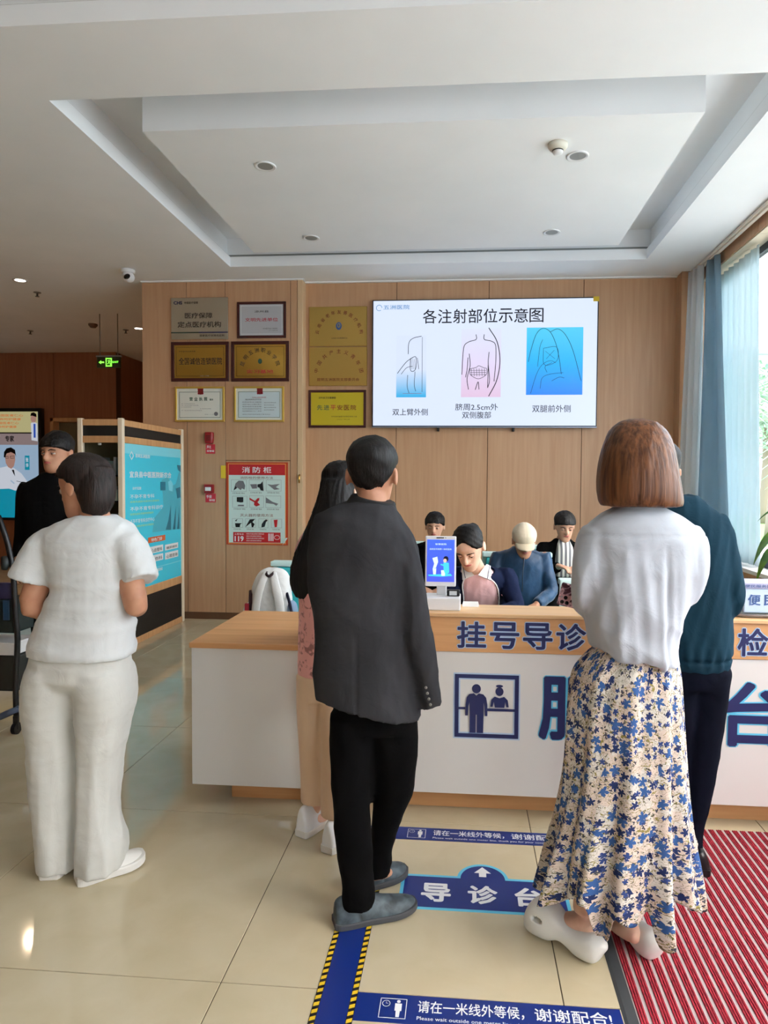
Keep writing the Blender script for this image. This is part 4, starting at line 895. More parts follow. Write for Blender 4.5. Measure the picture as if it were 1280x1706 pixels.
def shf(co): return .0055 * wr(co, (8, 8, 11), 5) * np.clip((1.32 - co[:, 2]) * 4, 0, 1) + .003 * wr(co, (22, 18, 18), 8)
fuse('t_shirt', sh_, WS, p, .009, 4, shf)
tr_ = [stack([(-1.466, y0, .90, .165, .125), (-1.47, y0, .84, .188, .138), (-1.475, y0, .77, .200, .140), (-1.476, y0, .74, .198, .125), (-1.476, y0, .715, .17, .09)]),
       sstack([(-1.562, y0, .80, .098, .136), (-1.570, y0, .74, .108, .140), (-1.578, y0, .66, .108, .132), (-1.579, y0, .557, .099, .118), (-1.574, y0, .393, .096, .112), (-1.566, y0, .255, .088, .108), (-1.558, y0, .126, .082, .11), (-1.551, y0, .022, .078, .112)]),
       sstack([(-1.378, y0, .80, .098, .136), (-1.372, y0, .74, .104, .140), (-1.371, y0, .66, .102, .130), (-1.378, y0 - .005, .55, .090, .112), (-1.387, y0 - .01, .44, .078, .104), (-1.392, y0 - .015, .315, .071, .10), (-1.390, y0 - .02, .215, .074, .10), (-1.376, y0 - .02, .12, .088, .112), (-1.378, y0 - .02, .028, .086, .116)])]
fuse('trousers', tr_, WP, p, .009, 4, lambda co: .010 * wr(co, (15, 15, 2.0), 11) * np.clip((.68 - co[:, 2]) * 3, .12, 1) + .004 * wr(co, (9, 9, 12), 4))
shoe(p, (-1.556, 2.335), (-1.60, 2.59), rubw, rubw, w_=.05, hh=.06); shoe(p, (-1.440, 2.325), (-1.262, 2.49), rubw, rubw, w_=.052, hh=.065, sole_t=.032)
add('wristband', tube([V3(-1.568, 2.47, .985) + V3(.0, .0, 0) + 0.043 * (math.cos(a) * V3(.75, -.66, 0) * .95 + math.sin(a) * V3(0, 0, 1)) for a in np.linspace(0, 6.28, 20)], .006, 8), M['black'], p, True)

# ---- man in the dark jacket
p = person('man in a dark charcoal jacket and black trousers seen from behind at the counter', (-.32, 2.25, 0))
C, R, h = V3(-.318, 2.27, 1.542), R3(-.10, -.06), .232
J = dict(pelvis=(-.31, 2.24, .80), chest=(-.345, 2.24, 1.18), neck=(-.315, 2.25, 1.40), head=(-.318, 2.26, 1.48), sl=(-.49, 2.25, 1.33), sr=(-.238, 2.245, 1.305), el=(-.485, 2.32, 1.09), er=(-.165, 2.22, 1.07),
         wl=(-.37, 2.50, 1.05), wr=(-.128, 2.228, .90), hl=(-.37, 2.22, .74), hr=(-.245, 2.26, .74), kl=(-.38, 2.21, .42), kr=(-.25, 2.32, .42), al=(-.365, 2.21, .10), ar=(-.33, 2.40, .10), tl=(-.20, 2.28, .04), tr=(-.22, 2.50, .04))
fuse('body', body_geos(J, .80, .72) + head_geos(C, R, h) + hand_geos(J['wl'], (.6, .5, 0), (0, .2, 1), 1) + hand_geos(J['wr'], (.05, .05, -1), (-1, 0, 0), -1, .5, .42), SK['b'], p, .007, 5, sockets(C, R, h))
face_parts(C, R, h, p, SK['b'], HM['black'])
hair_cap(C, R, h, HM['black'], p, .045, .14, ((.0, -.20), (.38, -.15), (.46, -.10), (.60, .02), (.74, .25), (.82, .5), (1.1, .9)), 5, .0, .0055, amp=.0022, ax=(130, 130, 12))
JK = fabric('charcoal wool', L(54, 54, 57), .75, .14, 600, .2); BK = fabric('black denim', L(10, 10, 11), .85, .25, 700, .15); CO = mat('black collar', L(18, 18, 20), .8)
yj = 2.245
def tl(q): x, z, rx, ry = q; return (x, yj, z, rx, ry)
rings = [ell((x, yj, z), rx, ry, 36, 2.3, (1, 0, sl), (0, 1, 0)) for x, z, rx, ry, sl in
         ((-.305, 1.452, .070, .070, -.1), (-.325, 1.428, .108, .085, -.12), (-.352, 1.392, .160, .105, -.10), (-.352, 1.34, .184, .122, -.04), (-.348, 1.27, .188, .130, 0), (-.350, 1.18, .186, .132, 0), (-.352, 1.10, .176, .130, 0), (-.350, 1.02, .162, .128, 0),
          (-.345, .93, .168, .132, -.05), (-.340, .85, .178, .138, -.1), (-.332, .78, .186, .142, -.17), (-.330, .742, .186, .142, -.2))]
jk = [loft(rings),
      stube([(-.235, yj, 1.325), (-.207, yj - .01, 1.285), (-.186, yj - .02, 1.18), (-.163, yj - .025, 1.05), (-.140, yj - .02, .93), (-.122, yj - .015, .82), (-.106, yj - .01, .752)], [(.05, .07), (.058, .076), (.058, .074), (.058, .068), (.054, .064), (.052, .060), (.045, .056)], 3, 22, (1, 0, 0)),
      stube([(-.475, yj, 1.34), (-.488, yj + .02, 1.27), (-.485, yj + .05, 1.17), (-.462, yj + .09, 1.10), (-.42, yj + .17, 1.07), (-.38, yj + .25, 1.05)], [(.06, .07), (.058, .07), (.056, .066), (.055, .06), (.05, .052), (.046, .048)], 3, 22, (1, 0, 0))]
def jf(co):
    arm = np.exp(-((co[:, 0] + .16) / .06) ** 2)
    return .009 * wr(co, (9, 9, 5), 21) + .006 * arm * wr(co, (12, 12, 20), 9) - .006 * np.exp(-((co[:, 0] + .345) / .004) ** 2) * (co[:, 1] < yj) * (co[:, 2] < 1.02)
fuse('jacket', jk, JK, p, .008, 4, jf)
fuse('collar', [loft([ell((x, y, z), rx, ry, 32, 2, (1, 0, -.20), (0, 1, .10)) for x, y, z, rx, ry in ((-.322, 2.250, 1.405, .100, .085), (-.318, 2.252, 1.425, .092, .082), (-.314, 2.256, 1.450, .080, .076), (-.312, 2.258, 1.463, .076, .072), (-.312, 2.258, 1.462, .070, .066))])], CO, p, .005, 2)
for k in range(4): add('cuff_button', loft([ell((-.121 + .005 * k, yj - .072 + .003 * k, .835 - .020 * k), r, r, 12, 2, (1, 0, 0), (0, .1, 1)) + [0, -d_, 0] for r, d_ in ((.0045, 0), (.005, .002), (.004, .004))]), mat('pale button', L(120, 118, 112), .3), p, True)
tm = [stack([(-.315, 2.245, .86, .125, .10), (-.306, 2.245, .76, .142, .115), (-.304, 2.245, .69, .145, .118), (-.304, 2.245, .665, .14, .11)]),
      sstack([(-.372, 2.235, .72, .085, .10), (-.376, 2.225, .62, .080, .095), (-.378, 2.215, .51, .070, .085), (-.370, 2.205, .40, .064, .076), (-.364, 2.20, .27, .063, .070), (-.352, 2.20, .14, .056, .062), (-.350, 2.205, .085, .060, .066), (-.350, 2.205, .062, .060, .066)]),
      sstack([(-.236, 2.25, .72, .082, .10), (-.242, 2.27, .62, .086, .095), (-.246, 2.29, .51, .084, .09), (-.248, 2.31, .41, .075, .08), (-.268, 2.335, .30, .056, .066), (-.295, 2.36, .18, .050, .06), (-.305, 2.375, .11, .052, .06), (-.308, 2.38, .07, .052, .06)])]
fuse('trousers', tm, BK, p, .008, 4, lambda co: .007 * wr(co, (9, 9, 12), 31) + .0045 * wr(co, (5, 5, 50), 7) * np.clip(.22 - co[:, 2], 0, .2) * 5)
SH = mat('worn grey leather', L(62, 74, 82), .55); noisy(SH, L(38, 46, 52), L(88, 104, 112), (26, 26, 26), 8, .6, .30, .78, .4); SHs = mat('grey rubber sole', L(70, 72, 76), .7)
shoe(p, (-.428, 2.175), (-.160, 2.292), SH, SHs, w_=.047, hh=.085, sole_t=.024); shoe(p, (-.415, 2.355), (-.212, 2.495), SH, SHs, w_=.045, hh=.085, sole_t=.024)

# ---- woman in the floral skirt
p = person('woman with a golden brown bob, white blouse and long blue floral skirt', (.54, 2.1, 0))
C, R, h = V3(.540, 2.15, 1.585), R3(.10, -.25), .225
J = dict(pelvis=(.54, 2.12, .95), chest=(.548, 2.11, 1.24), neck=(.545, 2.11, 1.41), head=(.54, 2.135, 1.50), sl=(.415, 2.11, 1.345), sr=(.70, 2.11, 1.345), el=(.398, 2.125, 1.165), er=(.688, 2.125, 1.195),
         wl=(.462, 2.238, 1.105), wr=(.58, 2.34, 1.14), hl=(.46, 2.12, .88), hr=(.60, 2.12, .88), kl=(.42, 2.12, .52), kr=(.57, 2.13, .50), al=(.395, 2.125, .135), ar=(.552, 2.145, .105), tl=(.30, 2.215, .075), tr=(.505, 2.26, .06))
hl = hand_geos(J['wl'], (-.9, .05, .30), (0, -1, 0), 1, .35, .85)
hr_ = hand_geos(J['wr'], (-.6, .5, .1), (0, .2, 1), -1, .5, .9)
fuse('body', body_geos(J, .92, .84) + head_geos(C, R, h) + hl + hr_, SK['c'], p, .0055, 5, sockets(C, R, h))
face_parts(C, R, h, p, SK['c'], HM['brown'])
hb = [(.535, 2.12, 1.722, .022, .02), (.537, 2.12, 1.712, .055, .05), (.539, 2.12, 1.69, .082, .078), (.539, 2.118, 1.655, .100, .100), (.538, 2.115, 1.61, .113, .115), (.538, 2.11, 1.553, .122, .120), (.542, 2.105, 1.50, .127, .118), (.546, 2.10, 1.465, .127, .108), (.549, 2.10, 1.448, .122, .098)]
hg = [np.array(q) for q in sstack(hb, 3, 48, 2.2)[0].reshape(-1, 48, 3)]
for r_ in hg: r_[:, 1] = np.where(r_[0, 2] < 1.67, np.minimum(r_[:, 1], 2.17), r_[:, 1])
fuse('hair', [loft(hg)], HM['brown'], p, .0055, 3, lambda co: .0014 * wr(co, (80, 80, 3), 41) + .0016 * wr(co, (28, 28, 3), 6, False))
BL = fabric('white linen', L(182, 188, 197), .9, .03, 600, .25)
yb = 2.11
bl = [loft([ell((x, yb, z), rx, ry, 40, 2.3, (1, 0, sl), (0, 1, 0)) for x, z, rx, ry, sl in ((.545, 1.465, .055, .05, 0), (.547, 1.445, .078, .066, 0), (.548, 1.425, .118, .086, 0), (.552, 1.395, .158, .104, 0), (.556, 1.34, .180, .118, 0), (.552, 1.26, .178, .126, 0), (.548, 1.18, .166, .13, 0), (.543, 1.10, .154, .13, 0), (.536, 1.05, .144, .128, 0), (.540, 1.00, .136, .128, -.04), (.548, .978, .130, .124, -.10), (.55, .967, .126, .12, -.12))]),
      stube([(.43, yb, 1.36), (.408, yb, 1.315), (.392, yb - .005, 1.25), (.385, yb + .0, 1.19), (.395, yb + .05, 1.14), (.436, yb + .10, 1.122)], [(.06, .075), (.062, .08), (.060, .08), (.056, .07), (.050, .054), (.046, .048)], 3, 22, (1, 0, 0)),
      stube([(.675, yb, 1.36), (.700, yb, 1.315), (.698, yb - .005, 1.25), (.686, yb + .01, 1.18), (.665, yb + .07, 1.14), (.63, yb + .16, 1.13)], [(.062, .075), (.062, .08), (.060, .08), (.056, .068), (.05, .054), (.044, .046)], 3, 22, (1, 0, 0))]
def bf(co):
    b = (co[:, 1] < yb) * 1.0; x, z = co[:, 0], co[:, 2]; lo = np.clip((1.36 - z) * 8, 0, 1)
    xc = .583 + (1.36 - z) * .045
    return b * lo * (.006 * np.exp(-((x - xc) / .010) ** 2) - .005 * np.exp(-((x - xc - .019) / .006) ** 2)) + .012 * lo * wr(co, (16, 10, 4), 52) + .008 * wr(co, (9, 9, 13), 55) * np.clip((1.2 - z) * 5, .25, 1) - b * .003 * np.exp(-((z - 1.362) / .003) ** 2)
fuse('blouse', bl, BL, p, .0075, 4, bf)
# skirt: lofted cloth with folds and a dipping hem, printed with blue flowers
FL = mat('floral cloth', L(228, 214, 196), .85, spec=.2); nt = FL.node_tree; nb = nt.nodes['Principled BSDF']
def node(t, **k):
    n_ = nt.nodes.new(t)
    for a, b in k.items(): setattr(n_, a, b)
    return n_
def mth(op, a, b=None, c=None):
    n_ = node('ShaderNodeMath', operation=op)
    for i, q in enumerate((a, b, c)):
        if q is None: continue
        if isinstance(q, (int, float)): n_.inputs[i].default_value = q
        else: nt.links.new(q, n_.inputs[i])
    return n_.outputs[0]
uv0 = node('ShaderNodeTexCoord').outputs['UV']
wn = node('ShaderNodeTexNoise', noise_dimensions='2D'); wn.inputs['Scale'].default_value = 70; nt.links.new(uv0, wn.inputs['Vector'])
ws_ = node('ShaderNodeVectorMath', operation='SUBTRACT'); nt.links.new(wn.outputs['Color'], ws_.inputs[0]); ws_.inputs[1].default_value = (.5, .5, .5)
wk = node('ShaderNodeVectorMath', operation='SCALE'); nt.links.new(ws_.outputs[0], wk.inputs[0]); wk.inputs['Scale'].default_value = .010
wa = node('ShaderNodeVectorMath', operation='ADD'); nt.links.new(uv0, wa.inputs[0]); nt.links.new(wk.outputs[0], wa.inputs[1]); uv = wa.outputs[0]
def flower(scale, off, keep, size, petals, squash=1):
    mp = node('ShaderNodeMapping'); mp.inputs['Scale'].default_value = (scale, scale * squash, 1); mp.inputs['Location'].default_value = (off, off * .7, 0); nt.links.new(uv, mp.inputs[0])
    vo = node('ShaderNodeTexVoronoi', voronoi_dimensions='2D'); vo.inputs['Scale'].default_value = 1; vo.inputs['Randomness'].default_value = .85; nt.links.new(mp.outputs[0], vo.inputs['Vector'])
    su = node('ShaderNodeVectorMath', operation='SUBTRACT'); nt.links.new(mp.outputs[0], su.inputs[0]); nt.links.new(vo.outputs['Position'], su.inputs[1])
    sx = node('ShaderNodeSeparateXYZ'); nt.links.new(su.outputs[0], sx.inputs[0]); sc2 = node('ShaderNodeSeparateColor'); nt.links.new(vo.outputs['Color'], sc2.inputs[0])
    an = mth('ARCTAN2', sx.outputs[1], sx.outputs[0]); an = mth('ADD', mth('MULTIPLY', an, petals / 2), mth('MULTIPLY', sc2.outputs[1], 6.28))
    lobe = mth('MULTIPLY_ADD', mth('ABSOLUTE', mth('SINE', an)), .62, .38)
    rad = mth('MULTIPLY', mth('MULTIPLY', lobe, mth('MULTIPLY_ADD', sc2.outputs[2], .5, .75)), size)
    ins = mth('LESS_THAN', vo.outputs['Distance'], rad); return mth('MULTIPLY', ins, mth('LESS_THAN', sc2.outputs[0], keep)), sc2.outputs[2]
def mixc(f, a, b):
    m_ = node('ShaderNodeMix', data_type='RGBA'); nt.links.new(f, m_.inputs[0])
    for i, q in ((6, a), (7, b)):
        if isinstance(q, tuple): m_.inputs[i].default_value = q
        else: nt.links.new(q, m_.inputs[i])
    return m_.outputs[2]
def lines(scale, dist, th, keep_scale, lo, sq=1):
    mp = node('ShaderNodeMapping'); mp.inputs['Scale'].default_value = (scale, scale * sq, 1); mp.inputs['Rotation'].default_value = (0, 0, dist); nt.links.new(uv, mp.inputs[0])
    n1 = node('ShaderNodeTexNoise', noise_dimensions='2D'); n1.inputs['Scale'].default_value = 1; n1.inputs['Detail'].default_value = 1; n1.inputs['Distortion'].default_value = 1.2; nt.links.new(mp.outputs[0], n1.inputs['Vector'])
    l1 = mth('LESS_THAN', mth('ABSOLUTE', mth('SUBTRACT', n1.outputs[0], .5)), th)
    n2 = node('ShaderNodeTexNoise', noise_dimensions='2D'); n2.inputs['Scale'].default_value = keep_scale; nt.links.new(uv, n2.inputs['Vector'])
    return mth('MULTIPLY', l1, mth('GREATER_THAN', n2.outputs[0], lo))
base = mixc(lines(9, 0, .2, 10, .45), L(214, 208, 198), L(212, 196, 182))
c = mixc(lines(36, .6, .016, 40, .44, 1.6), base, L(96, 92, 48)); c = mixc(lines(46, 2.1, .018, 36, .46, 1.8), c, L(66, 66, 52)); c = mixc(lines(30, 1.4, .016, 30, .44, 1.5), c, L(140, 130, 74))
f0, _ = flower(66, 3.1, .28, .34, 3); c = mixc(f0, c, L(70, 70, 80))
f1, r1 = flower(46, 7.7, .30, .42, 5); c = mixc(f1, c, L(50, 70, 124))
f2, r2 = flower(33, 1.3, .46, .50, 5); bl2 = mixc(mth('GREATER_THAN', r2, .5), L(36, 50, 94), L(56, 92, 146)); c = mixc(f2, c, bl2)
nt.links.new(c, nb.inputs['Base Color'])
sk_prof = smoothpath([(1.0, .545, .118), (.96, .530, .142), (.90, .518, .165), (.767, .515, .177), (.575, .520, .188), (.411, .517, .206), (.298, .512, .224), (.186, .512, .240), (.13, .512, .248)], 5)
nz, ns = 90, 260; V = []; UV = []
for i in range(nz + 1):
    t = i / nz
    for j in range(ns + 1):
        th_ = 2 * PI * j / ns; cx_, sx_ = math.cos(th_), math.sin(th_); front = max(0, -sx_)
        xh = .512 + .245 * cx_
        xf = .505 + .23 * cx_; hem = .165 + .085 * front - front * (.125 * math.exp(-(abs(xf - .424) / .028) ** 5) + .125 * math.exp(-(abs(xf - .598) / .028) ** 5) + .05 * math.exp(-(abs(xf - .51) / .05) ** 2)) + .012 * math.sin(th_ * 5)
        z = 1.0 + (hem - 1.0) * t; zz = 1.0 - .86 * t
        k = (1.0 - zz) / (.86); q = np.interp(1 - zz, 1 - sk_prof[:, 0], np.arange(len(sk_prof))); i0 = int(min(q, len(sk_prof) - 2)); fr_ = q - i0
        cxx, rx = sk_prof[i0][1] * (1 - fr_) + sk_prof[i0 + 1][1] * fr_, sk_prof[i0][2] * (1 - fr_) + sk_prof[i0 + 1][2] * fr_
        am = .004 + .010 * max(0, t - .15) + .055 * max(0, t - .70) ** 1.2
        fd = am * math.sin(11 * th_ + 1.2 + .8 * math.sin(2 * th_ + 3 * t)) + am * .5 * math.sin(19 * th_ + 4 * t) + .003 * math.sin(7 * th_ + 9 * t)
        fd += .012 * math.exp(-((t - .74) / .012) ** 2) * (.4 + .6 * math.sin(23 * th_) ** 2) * .4
        r1_, r2_ = rx + fd, rx * (.80 - .20 * t) + fd
        V.append((cxx + r1_ * cx_, 2.125 + r2_ * sx_, z)); UV.append((th_ * .20, z))
F = [(i * (ns + 1) + j, i * (ns + 1) + j + 1, (i + 1) * (ns + 1) + j + 1, (i + 1) * (ns + 1) + j) for i in range(nz) for j in range(ns)]
me = mesh(V, F, FL, True, 'skirt'); ul = me.uv_layers.new(name='uv'); li = np.empty(len(me.loops), int); me.loops.foreach_get('vertex_index', li)
ul.data.foreach_set('uv', np.array(UV)[li].ravel()); sk_o = put('skirt', me, p); sm = sk_o.modifiers.new('thick', 'SOLIDIFY'); sm.thickness = .0018
# clogs
CL = mat('white foam clog', L(232, 232, 226), .5)
def clog(heel, toe, hole=True):
    h_, t_ = V3(*heel, 0), V3(*toe, 0); d = t_ - h_; ln = np.linalg.norm(d); d /= ln; sd = np.cross(d, (0, 0, 1)); R_ = []
    for t, wd, zb, zt in smoothpath([(-.06, .10, .062, .070), (-.02, .42, .045, .082), (.05, .70, .012, .088), (.14, .82, .001, .092), (.30, .78, .001, .085), (.44, .74, .016, .088), (.54, .82, .020, .105), (.66, 1.0, .004, .128), (.80, 1.10, .001, .130), (.92, .98, .002, .108), (.99, .66, .008, .07), (1.01, .3, .02, .05)], 3):
        e = []
        for an in np.arange(24) * 2 * PI / 24:
            c_, s_ = math.cos(an), math.sin(an); e.append(h_ + d * ln * t + sd * math.copysign(abs(c_) ** .75, c_) * .049 * wd + V3(0, 0, (zb + zt) / 2 + math.copysign(abs(s_) ** .75, s_) * (zt - zb) / 2))
        R_.append(e)
    T = lambda a, b, c_: h_ + d * ln * a + sd * b + V3(0, 0, c_)
    cut = loft([[T(.30 + .265 * k * math.cos(q), .040 * k ** .8 * math.sin(q), z + (.018 * math.cos(q) if z > .05 else 0)) for q in np.arange(24) * 2 * PI / 24] for k, z in ((.75, .034), (.92, .05), (1.0, .08), (1.1, .20))])
    gs = join([cut, tube([T(.77, -.09, .078), T(.77, .09, .078)], [(.020, .010), (.020, .010)], 16, d)]) if hole else cut
    return fuse('clog', [loft(R_)], CL, p, .005, 3, None, gs)
clog((.448, 2.062), (.232, 2.232)); clog((.628, 2.085), (.500, 2.30))

# ---- phone in her left hand
t = thing('phone', 'phone in a pink flower-patterned case with three camera lenses held by the floral-skirted woman', 'phone', (.392, 2.205, 1.10))
Rp = Rz(.10) @ Ry(math.radians(-76)) ; pc = V3(.392, 2.205, 1.137)
PC = mat('pink flower case', L(214, 150, 170), .3); noisy(PC, L(84, 40, 58), L(232, 190, 204), (62, 62, 62), 2, 1, .44, .56, 0, 'obj')
def ph(g): return rot((np.array(g[0]) + pc, g[1]), Rp, pc)
add('case', ph(box(-.038, -.005, -.078, .038, .005, .078, .004)), PC, t)
add('screen', ph(box(-.035, .005, -.074, .035, .006, .074)), M['black'], t)
cb = add('camera_bump', ph(box(-.034, -.0075, .040, .000, -.005, .074, .002)), mat('pink bump', L(206, 160, 168), .3), t)
for a, b in ((-.025, .065), (-.025, .049), (-.009, .057)): add('lens', ph(tube([(a, -.0075, b), (a, -.0095, b)], .0065, 16, (1, 0, 0))), mat('lens', L(30, 14, 18), .1), cb, False)
add('flash', ph(tube([(-.009, -.0075, .070), (-.009, -.0085, .070)], .003, 10, (1, 0, 0))), M['grayp'], cb)

# ---- person in the dark teal jacket
p = person('person in a dark teal jacket and navy trousers standing on the red mat', (.92, 2.65, 0))
C, R, h = V3(.772, 2.72, 1.565), R3(.25, -.2), .222
J = dict(pelvis=(.91, 2.66, .84), chest=(.89, 2.66, 1.20), neck=(.84, 2.68, 1.40), head=(.79, 2.70, 1.49), sl=(.74, 2.66, 1.34), sr=(.99, 2.66, 1.33), el=(.72, 2.70, 1.10), er=(1.035, 2.63, 1.06),
         wl=(.75, 2.92, 1.0), wr=(.96, 2.86, .985), hl=(.84, 2.66, .80), hr=(.965, 2.66, .80), kl=(.84, 2.66, .44), kr=(.94, 2.66, .44), al=(.84, 2.66, .09), ar=(.915, 2.66, .09), tl=(.83, 2.84, .03), tr=(.925, 2.84, .03))
fuse('body', body_geos(J, .92, .85) + head_geos(C, R, h) + hand_geos(J['wl'], (.2, .8, -.3), (0, -.3, -1), 1) + hand_geos(J['wr'], (-.3, .7, -.2), (0, -.2, -1), -1), SK['a'], p, .008, 5, sockets(C, R, h))
face_parts(C, R, h, p, SK['a'], HM['black']); hair_cap(C, R, h, HM['black'], p, .05, .12, seed=9)
TJ = fabric('dark teal cloth', L(24, 50, 64), .6, .15, 500, .12); NV = fabric('navy cloth', L(10, 13, 25), .75, .2, 500, .15)
yt = 2.655
tj = [sstack([(.845, yt, 1.475, .062, .06), (.850, yt, 1.445, .085, .075), (.868, yt, 1.40, .128, .095), (.880, yt, 1.34, .148, .112), (.888, yt, 1.25, .150, .122), (.893, yt, 1.12, .148, .126), (.897, yt, 1.0, .148, .128), (.903, yt, .90, .150, .13), (.905, yt, .84, .146, .128), (.905, yt, .80, .138, .12)]),
      stube([(.955, yt, 1.37), (.990, yt, 1.32), (1.015, yt - .01, 1.22), (1.034, yt - .02, 1.12), (1.040, yt - .005, 1.055), (1.01, yt + .08, 1.02), (.97, yt + .18, 1.0)], [(.065, .075), (.062, .075), (.056, .068), (.052, .062), (.048, .056), (.044, .048), (.04, .042)], 3, 20, (1, 0, 0)),
      stube([(.80, yt, 1.37), (.755, yt, 1.32), (.735, yt, 1.22), (.725, yt + .02, 1.12), (.73, yt + .12, 1.06), (.75, yt + .22, 1.01)], [(.065, .075), (.06, .075), (.056, .068), (.052, .06), (.046, .05), (.042, .044)], 3, 20, (1, 0, 0))]
fuse('jacket', tj, TJ, p, .008, 4, lambda co: .007 * wr(co, (13, 12, 4.5), 61) + .004 * np.sin(co[:, 0] * 150) * np.exp(-((co[:, 2] - .855) / .035) ** 2) - .008 * np.exp(-((co[:, 2] - .845) / .006) ** 2))
fuse('trousers', [stack([(.905, yt, .86, .125, .11), (.908, yt, .78, .135, .118), (.908, yt, .73, .132, .115)]), sstack([(.960, yt, .80, .086, .11), (.952, yt, .65, .080, .10), (.938, yt, .48, .072, .09), (.925, yt, .304, .061, .078), (.905, yt, .154, .053, .066), (.903, yt, .05, .052, .064)]), sstack([(.85, yt, .80, .08, .11), (.845, yt, .65, .075, .10), (.84, yt, .48, .066, .088), (.84, yt, .30, .060, .076), (.84, yt, .154, .052, .066), (.84, yt, .05, .05, .064)])], NV, p, .009, 4, folds(.003, (14, 14, 5), 66))
bs = mat('black shoe', L(20, 20, 22), .4); shoe(p, (.925, 2.565), (.945, 2.83), bs, M['black'], w_=.045, zb=.009); shoe(p, (.84, 2.565), (.825, 2.83), bs, M['black'], w_=.045, zb=.009)

# ---- woman in the pink blouse, half hidden by the man
p = person('woman with long black hair, pink blouse and beige trousers leaning at the counter', (-.6, 2.78, 0))
C, R, h = V3(-.525, 2.80, 1.478), R3(-.35, -.35), .215
J = dict(pelvis=(-.59, 2.74, .78), chest=(-.58, 2.76, 1.12), neck=(-.55, 2.78, 1.29), head=(-.53, 2.79, 1.38), sl=(-.67, 2.76, 1.24), sr=(-.47, 2.76, 1.24), el=(-.675, 2.86, 1.05), er=(-.45, 2.86, 1.05),
         wl=(-.60, 3.00, .99), wr=(-.47, 3.0, .99), hl=(-.645, 2.74, .74), hr=(-.53, 2.72, .74), kl=(-.63, 2.76, .42), kr=(-.525, 2.70, .42), al=(-.635, 2.79, .09), ar=(-.52, 2.69, .09), tl=(-.58, 2.915, .03), tr=(-.47, 2.85, .03))
fuse('body', body_geos(J, .85, .74) + head_geos(C, R, h) + hand_geos(J['wl'], (.4, .5, -.2), (0, -.2, -1), 1, .4, .85) + hand_geos(J['wr'], (-.2, .6, -.2), (0, -.2, -1), -1, .4, .85), SK['c'], p, .007, 5, sockets(C, R, h))
face_parts(C, R, h, p, SK['c'], HM['black'])
hair_cap(C, R, h, HM['black'], p, .06, .05, ((.0, -.05), (.52, .05), (.7, .2), (.8, .5), (1.1, .9)), 12, .02, .006,
         [sstack([(-.535, 2.77, 1.53, .07, .07), (-.538, 2.755, 1.47, .076, .075), (-.552, 2.735, 1.38, .088, .07), (-.578, 2.715, 1.29, .098, .058), (-.612, 2.70, 1.20, .100, .05), (-.636, 2.692, 1.13, .088, .042), (-.652, 2.69, 1.07, .066, .032), (-.662, 2.69, 1.03, .030, .018)], 3, 30, 2)], .003)
PKf = fabric('pink floral blouse', L(226, 160, 156), .8, .1, 500, .15); noisy(PKf, L(160, 108, 104), L(228, 164, 158), (34, 34, 26), 3, 1.2, .36, .46)
fuse('blouse', [sstack([(-.565, 2.765, 1.335, .06, .055), (-.572, 2.76, 1.30, .11, .08), (-.578, 2.76, 1.24, .128, .095), (-.582, 2.76, 1.12, .12, .10), (-.586, 2.755, 1.0, .112, .10), (-.584, 2.75, .88, .112, .10), (-.582, 2.745, .76, .116, .104), (-.582, 2.745, .70, .116, .104)]),
                stube([(-.645, 2.76, 1.27), (-.67, 2.77, 1.22), (-.682, 2.80, 1.12), (-.672, 2.86, 1.06), (-.62, 2.96, 1.0)], [.05, .052, .05, .046, .038], 3, 18, (1, 0, 0)), stube([(-.50, 2.76, 1.27), (-.47, 2.77, 1.22), (-.455, 2.80, 1.12), (-.455, 2.86, 1.06), (-.47, 2.96, 1.0)], [.05, .05, .048, .044, .036], 3, 18, (1, 0, 0))], PKf, p, .008, 4, folds(.003, (14, 14, 8), 71))
BG = fabric('beige cotton', L(222, 190, 158), .85, .05, 500, .15)
fuse('trousers', [stack([(-.584, 2.745, .78, .105, .095), (-.588, 2.745, .68, .112, .10), (-.59, 2.745, .60, .108, .095)]), sstack([(-.640, 2.75, .70, .066, .09), (-.640, 2.755, .55, .066, .085), (-.632, 2.765, .40, .066, .08), (-.626, 2.78, .26, .069, .078), (-.627, 2.79, .135, .068, .078)]), sstack([(-.532, 2.735, .70, .064, .09), (-.53, 2.72, .55, .064, .085), (-.525, 2.705, .40, .064, .08), (-.522, 2.695, .26, .066, .078), (-.520, 2.69, .13, .066, .078)])], BG, p, .008, 4, folds(.003, (14, 14, 4), 75))
shoe(p, (-.682, 2.715), (-.565, 2.935), whleather, rubw, w_=.044, hh=.115, sole_t=.03, prof=[(0, .62, .9), (.06, .8, 1.0), (.2, .86, 1.0), (.36, .84, .92), (.5, .9, .66), (.72, 1.04, .5), (.86, .96, .42), (.95, .7, .34), (1., .34, .2)]); shoe(p, (-.545, 2.605), (-.44, 2.83), whleather, rubw, w_=.044, hh=.115, sole_t=.03, prof=[(0, .62, .9), (.06, .8, 1.0), (.2, .86, 1.0), (.36, .84, .92), (.5, .9, .66), (.72, 1.04, .5), (.86, .96, .42), (.95, .7, .34), (1., .34, .2)])
rb_ = mat('red bag cloth', L(176, 36, 40), .6); tb = add('tote_bag', box(-.715, 2.84, .49, -.69, 2.925, .68, .008), rb_)
add('bag_strap', tube(smoothpath([(-.702, 2.852, .675), (-.706, 2.856, .85), (-.704, 2.868, 1.00), (-.698, 2.885, 1.118), (-.690, 2.905, 1.00), (-.700, 2.912, .85), (-.702, 2.914, .675)], 5), [(.006, .002)] * 31, 6), rb_, tb, True); tag(tb, 'slim red bag hanging between the counter front and the pink-bloused woman', 'bag')

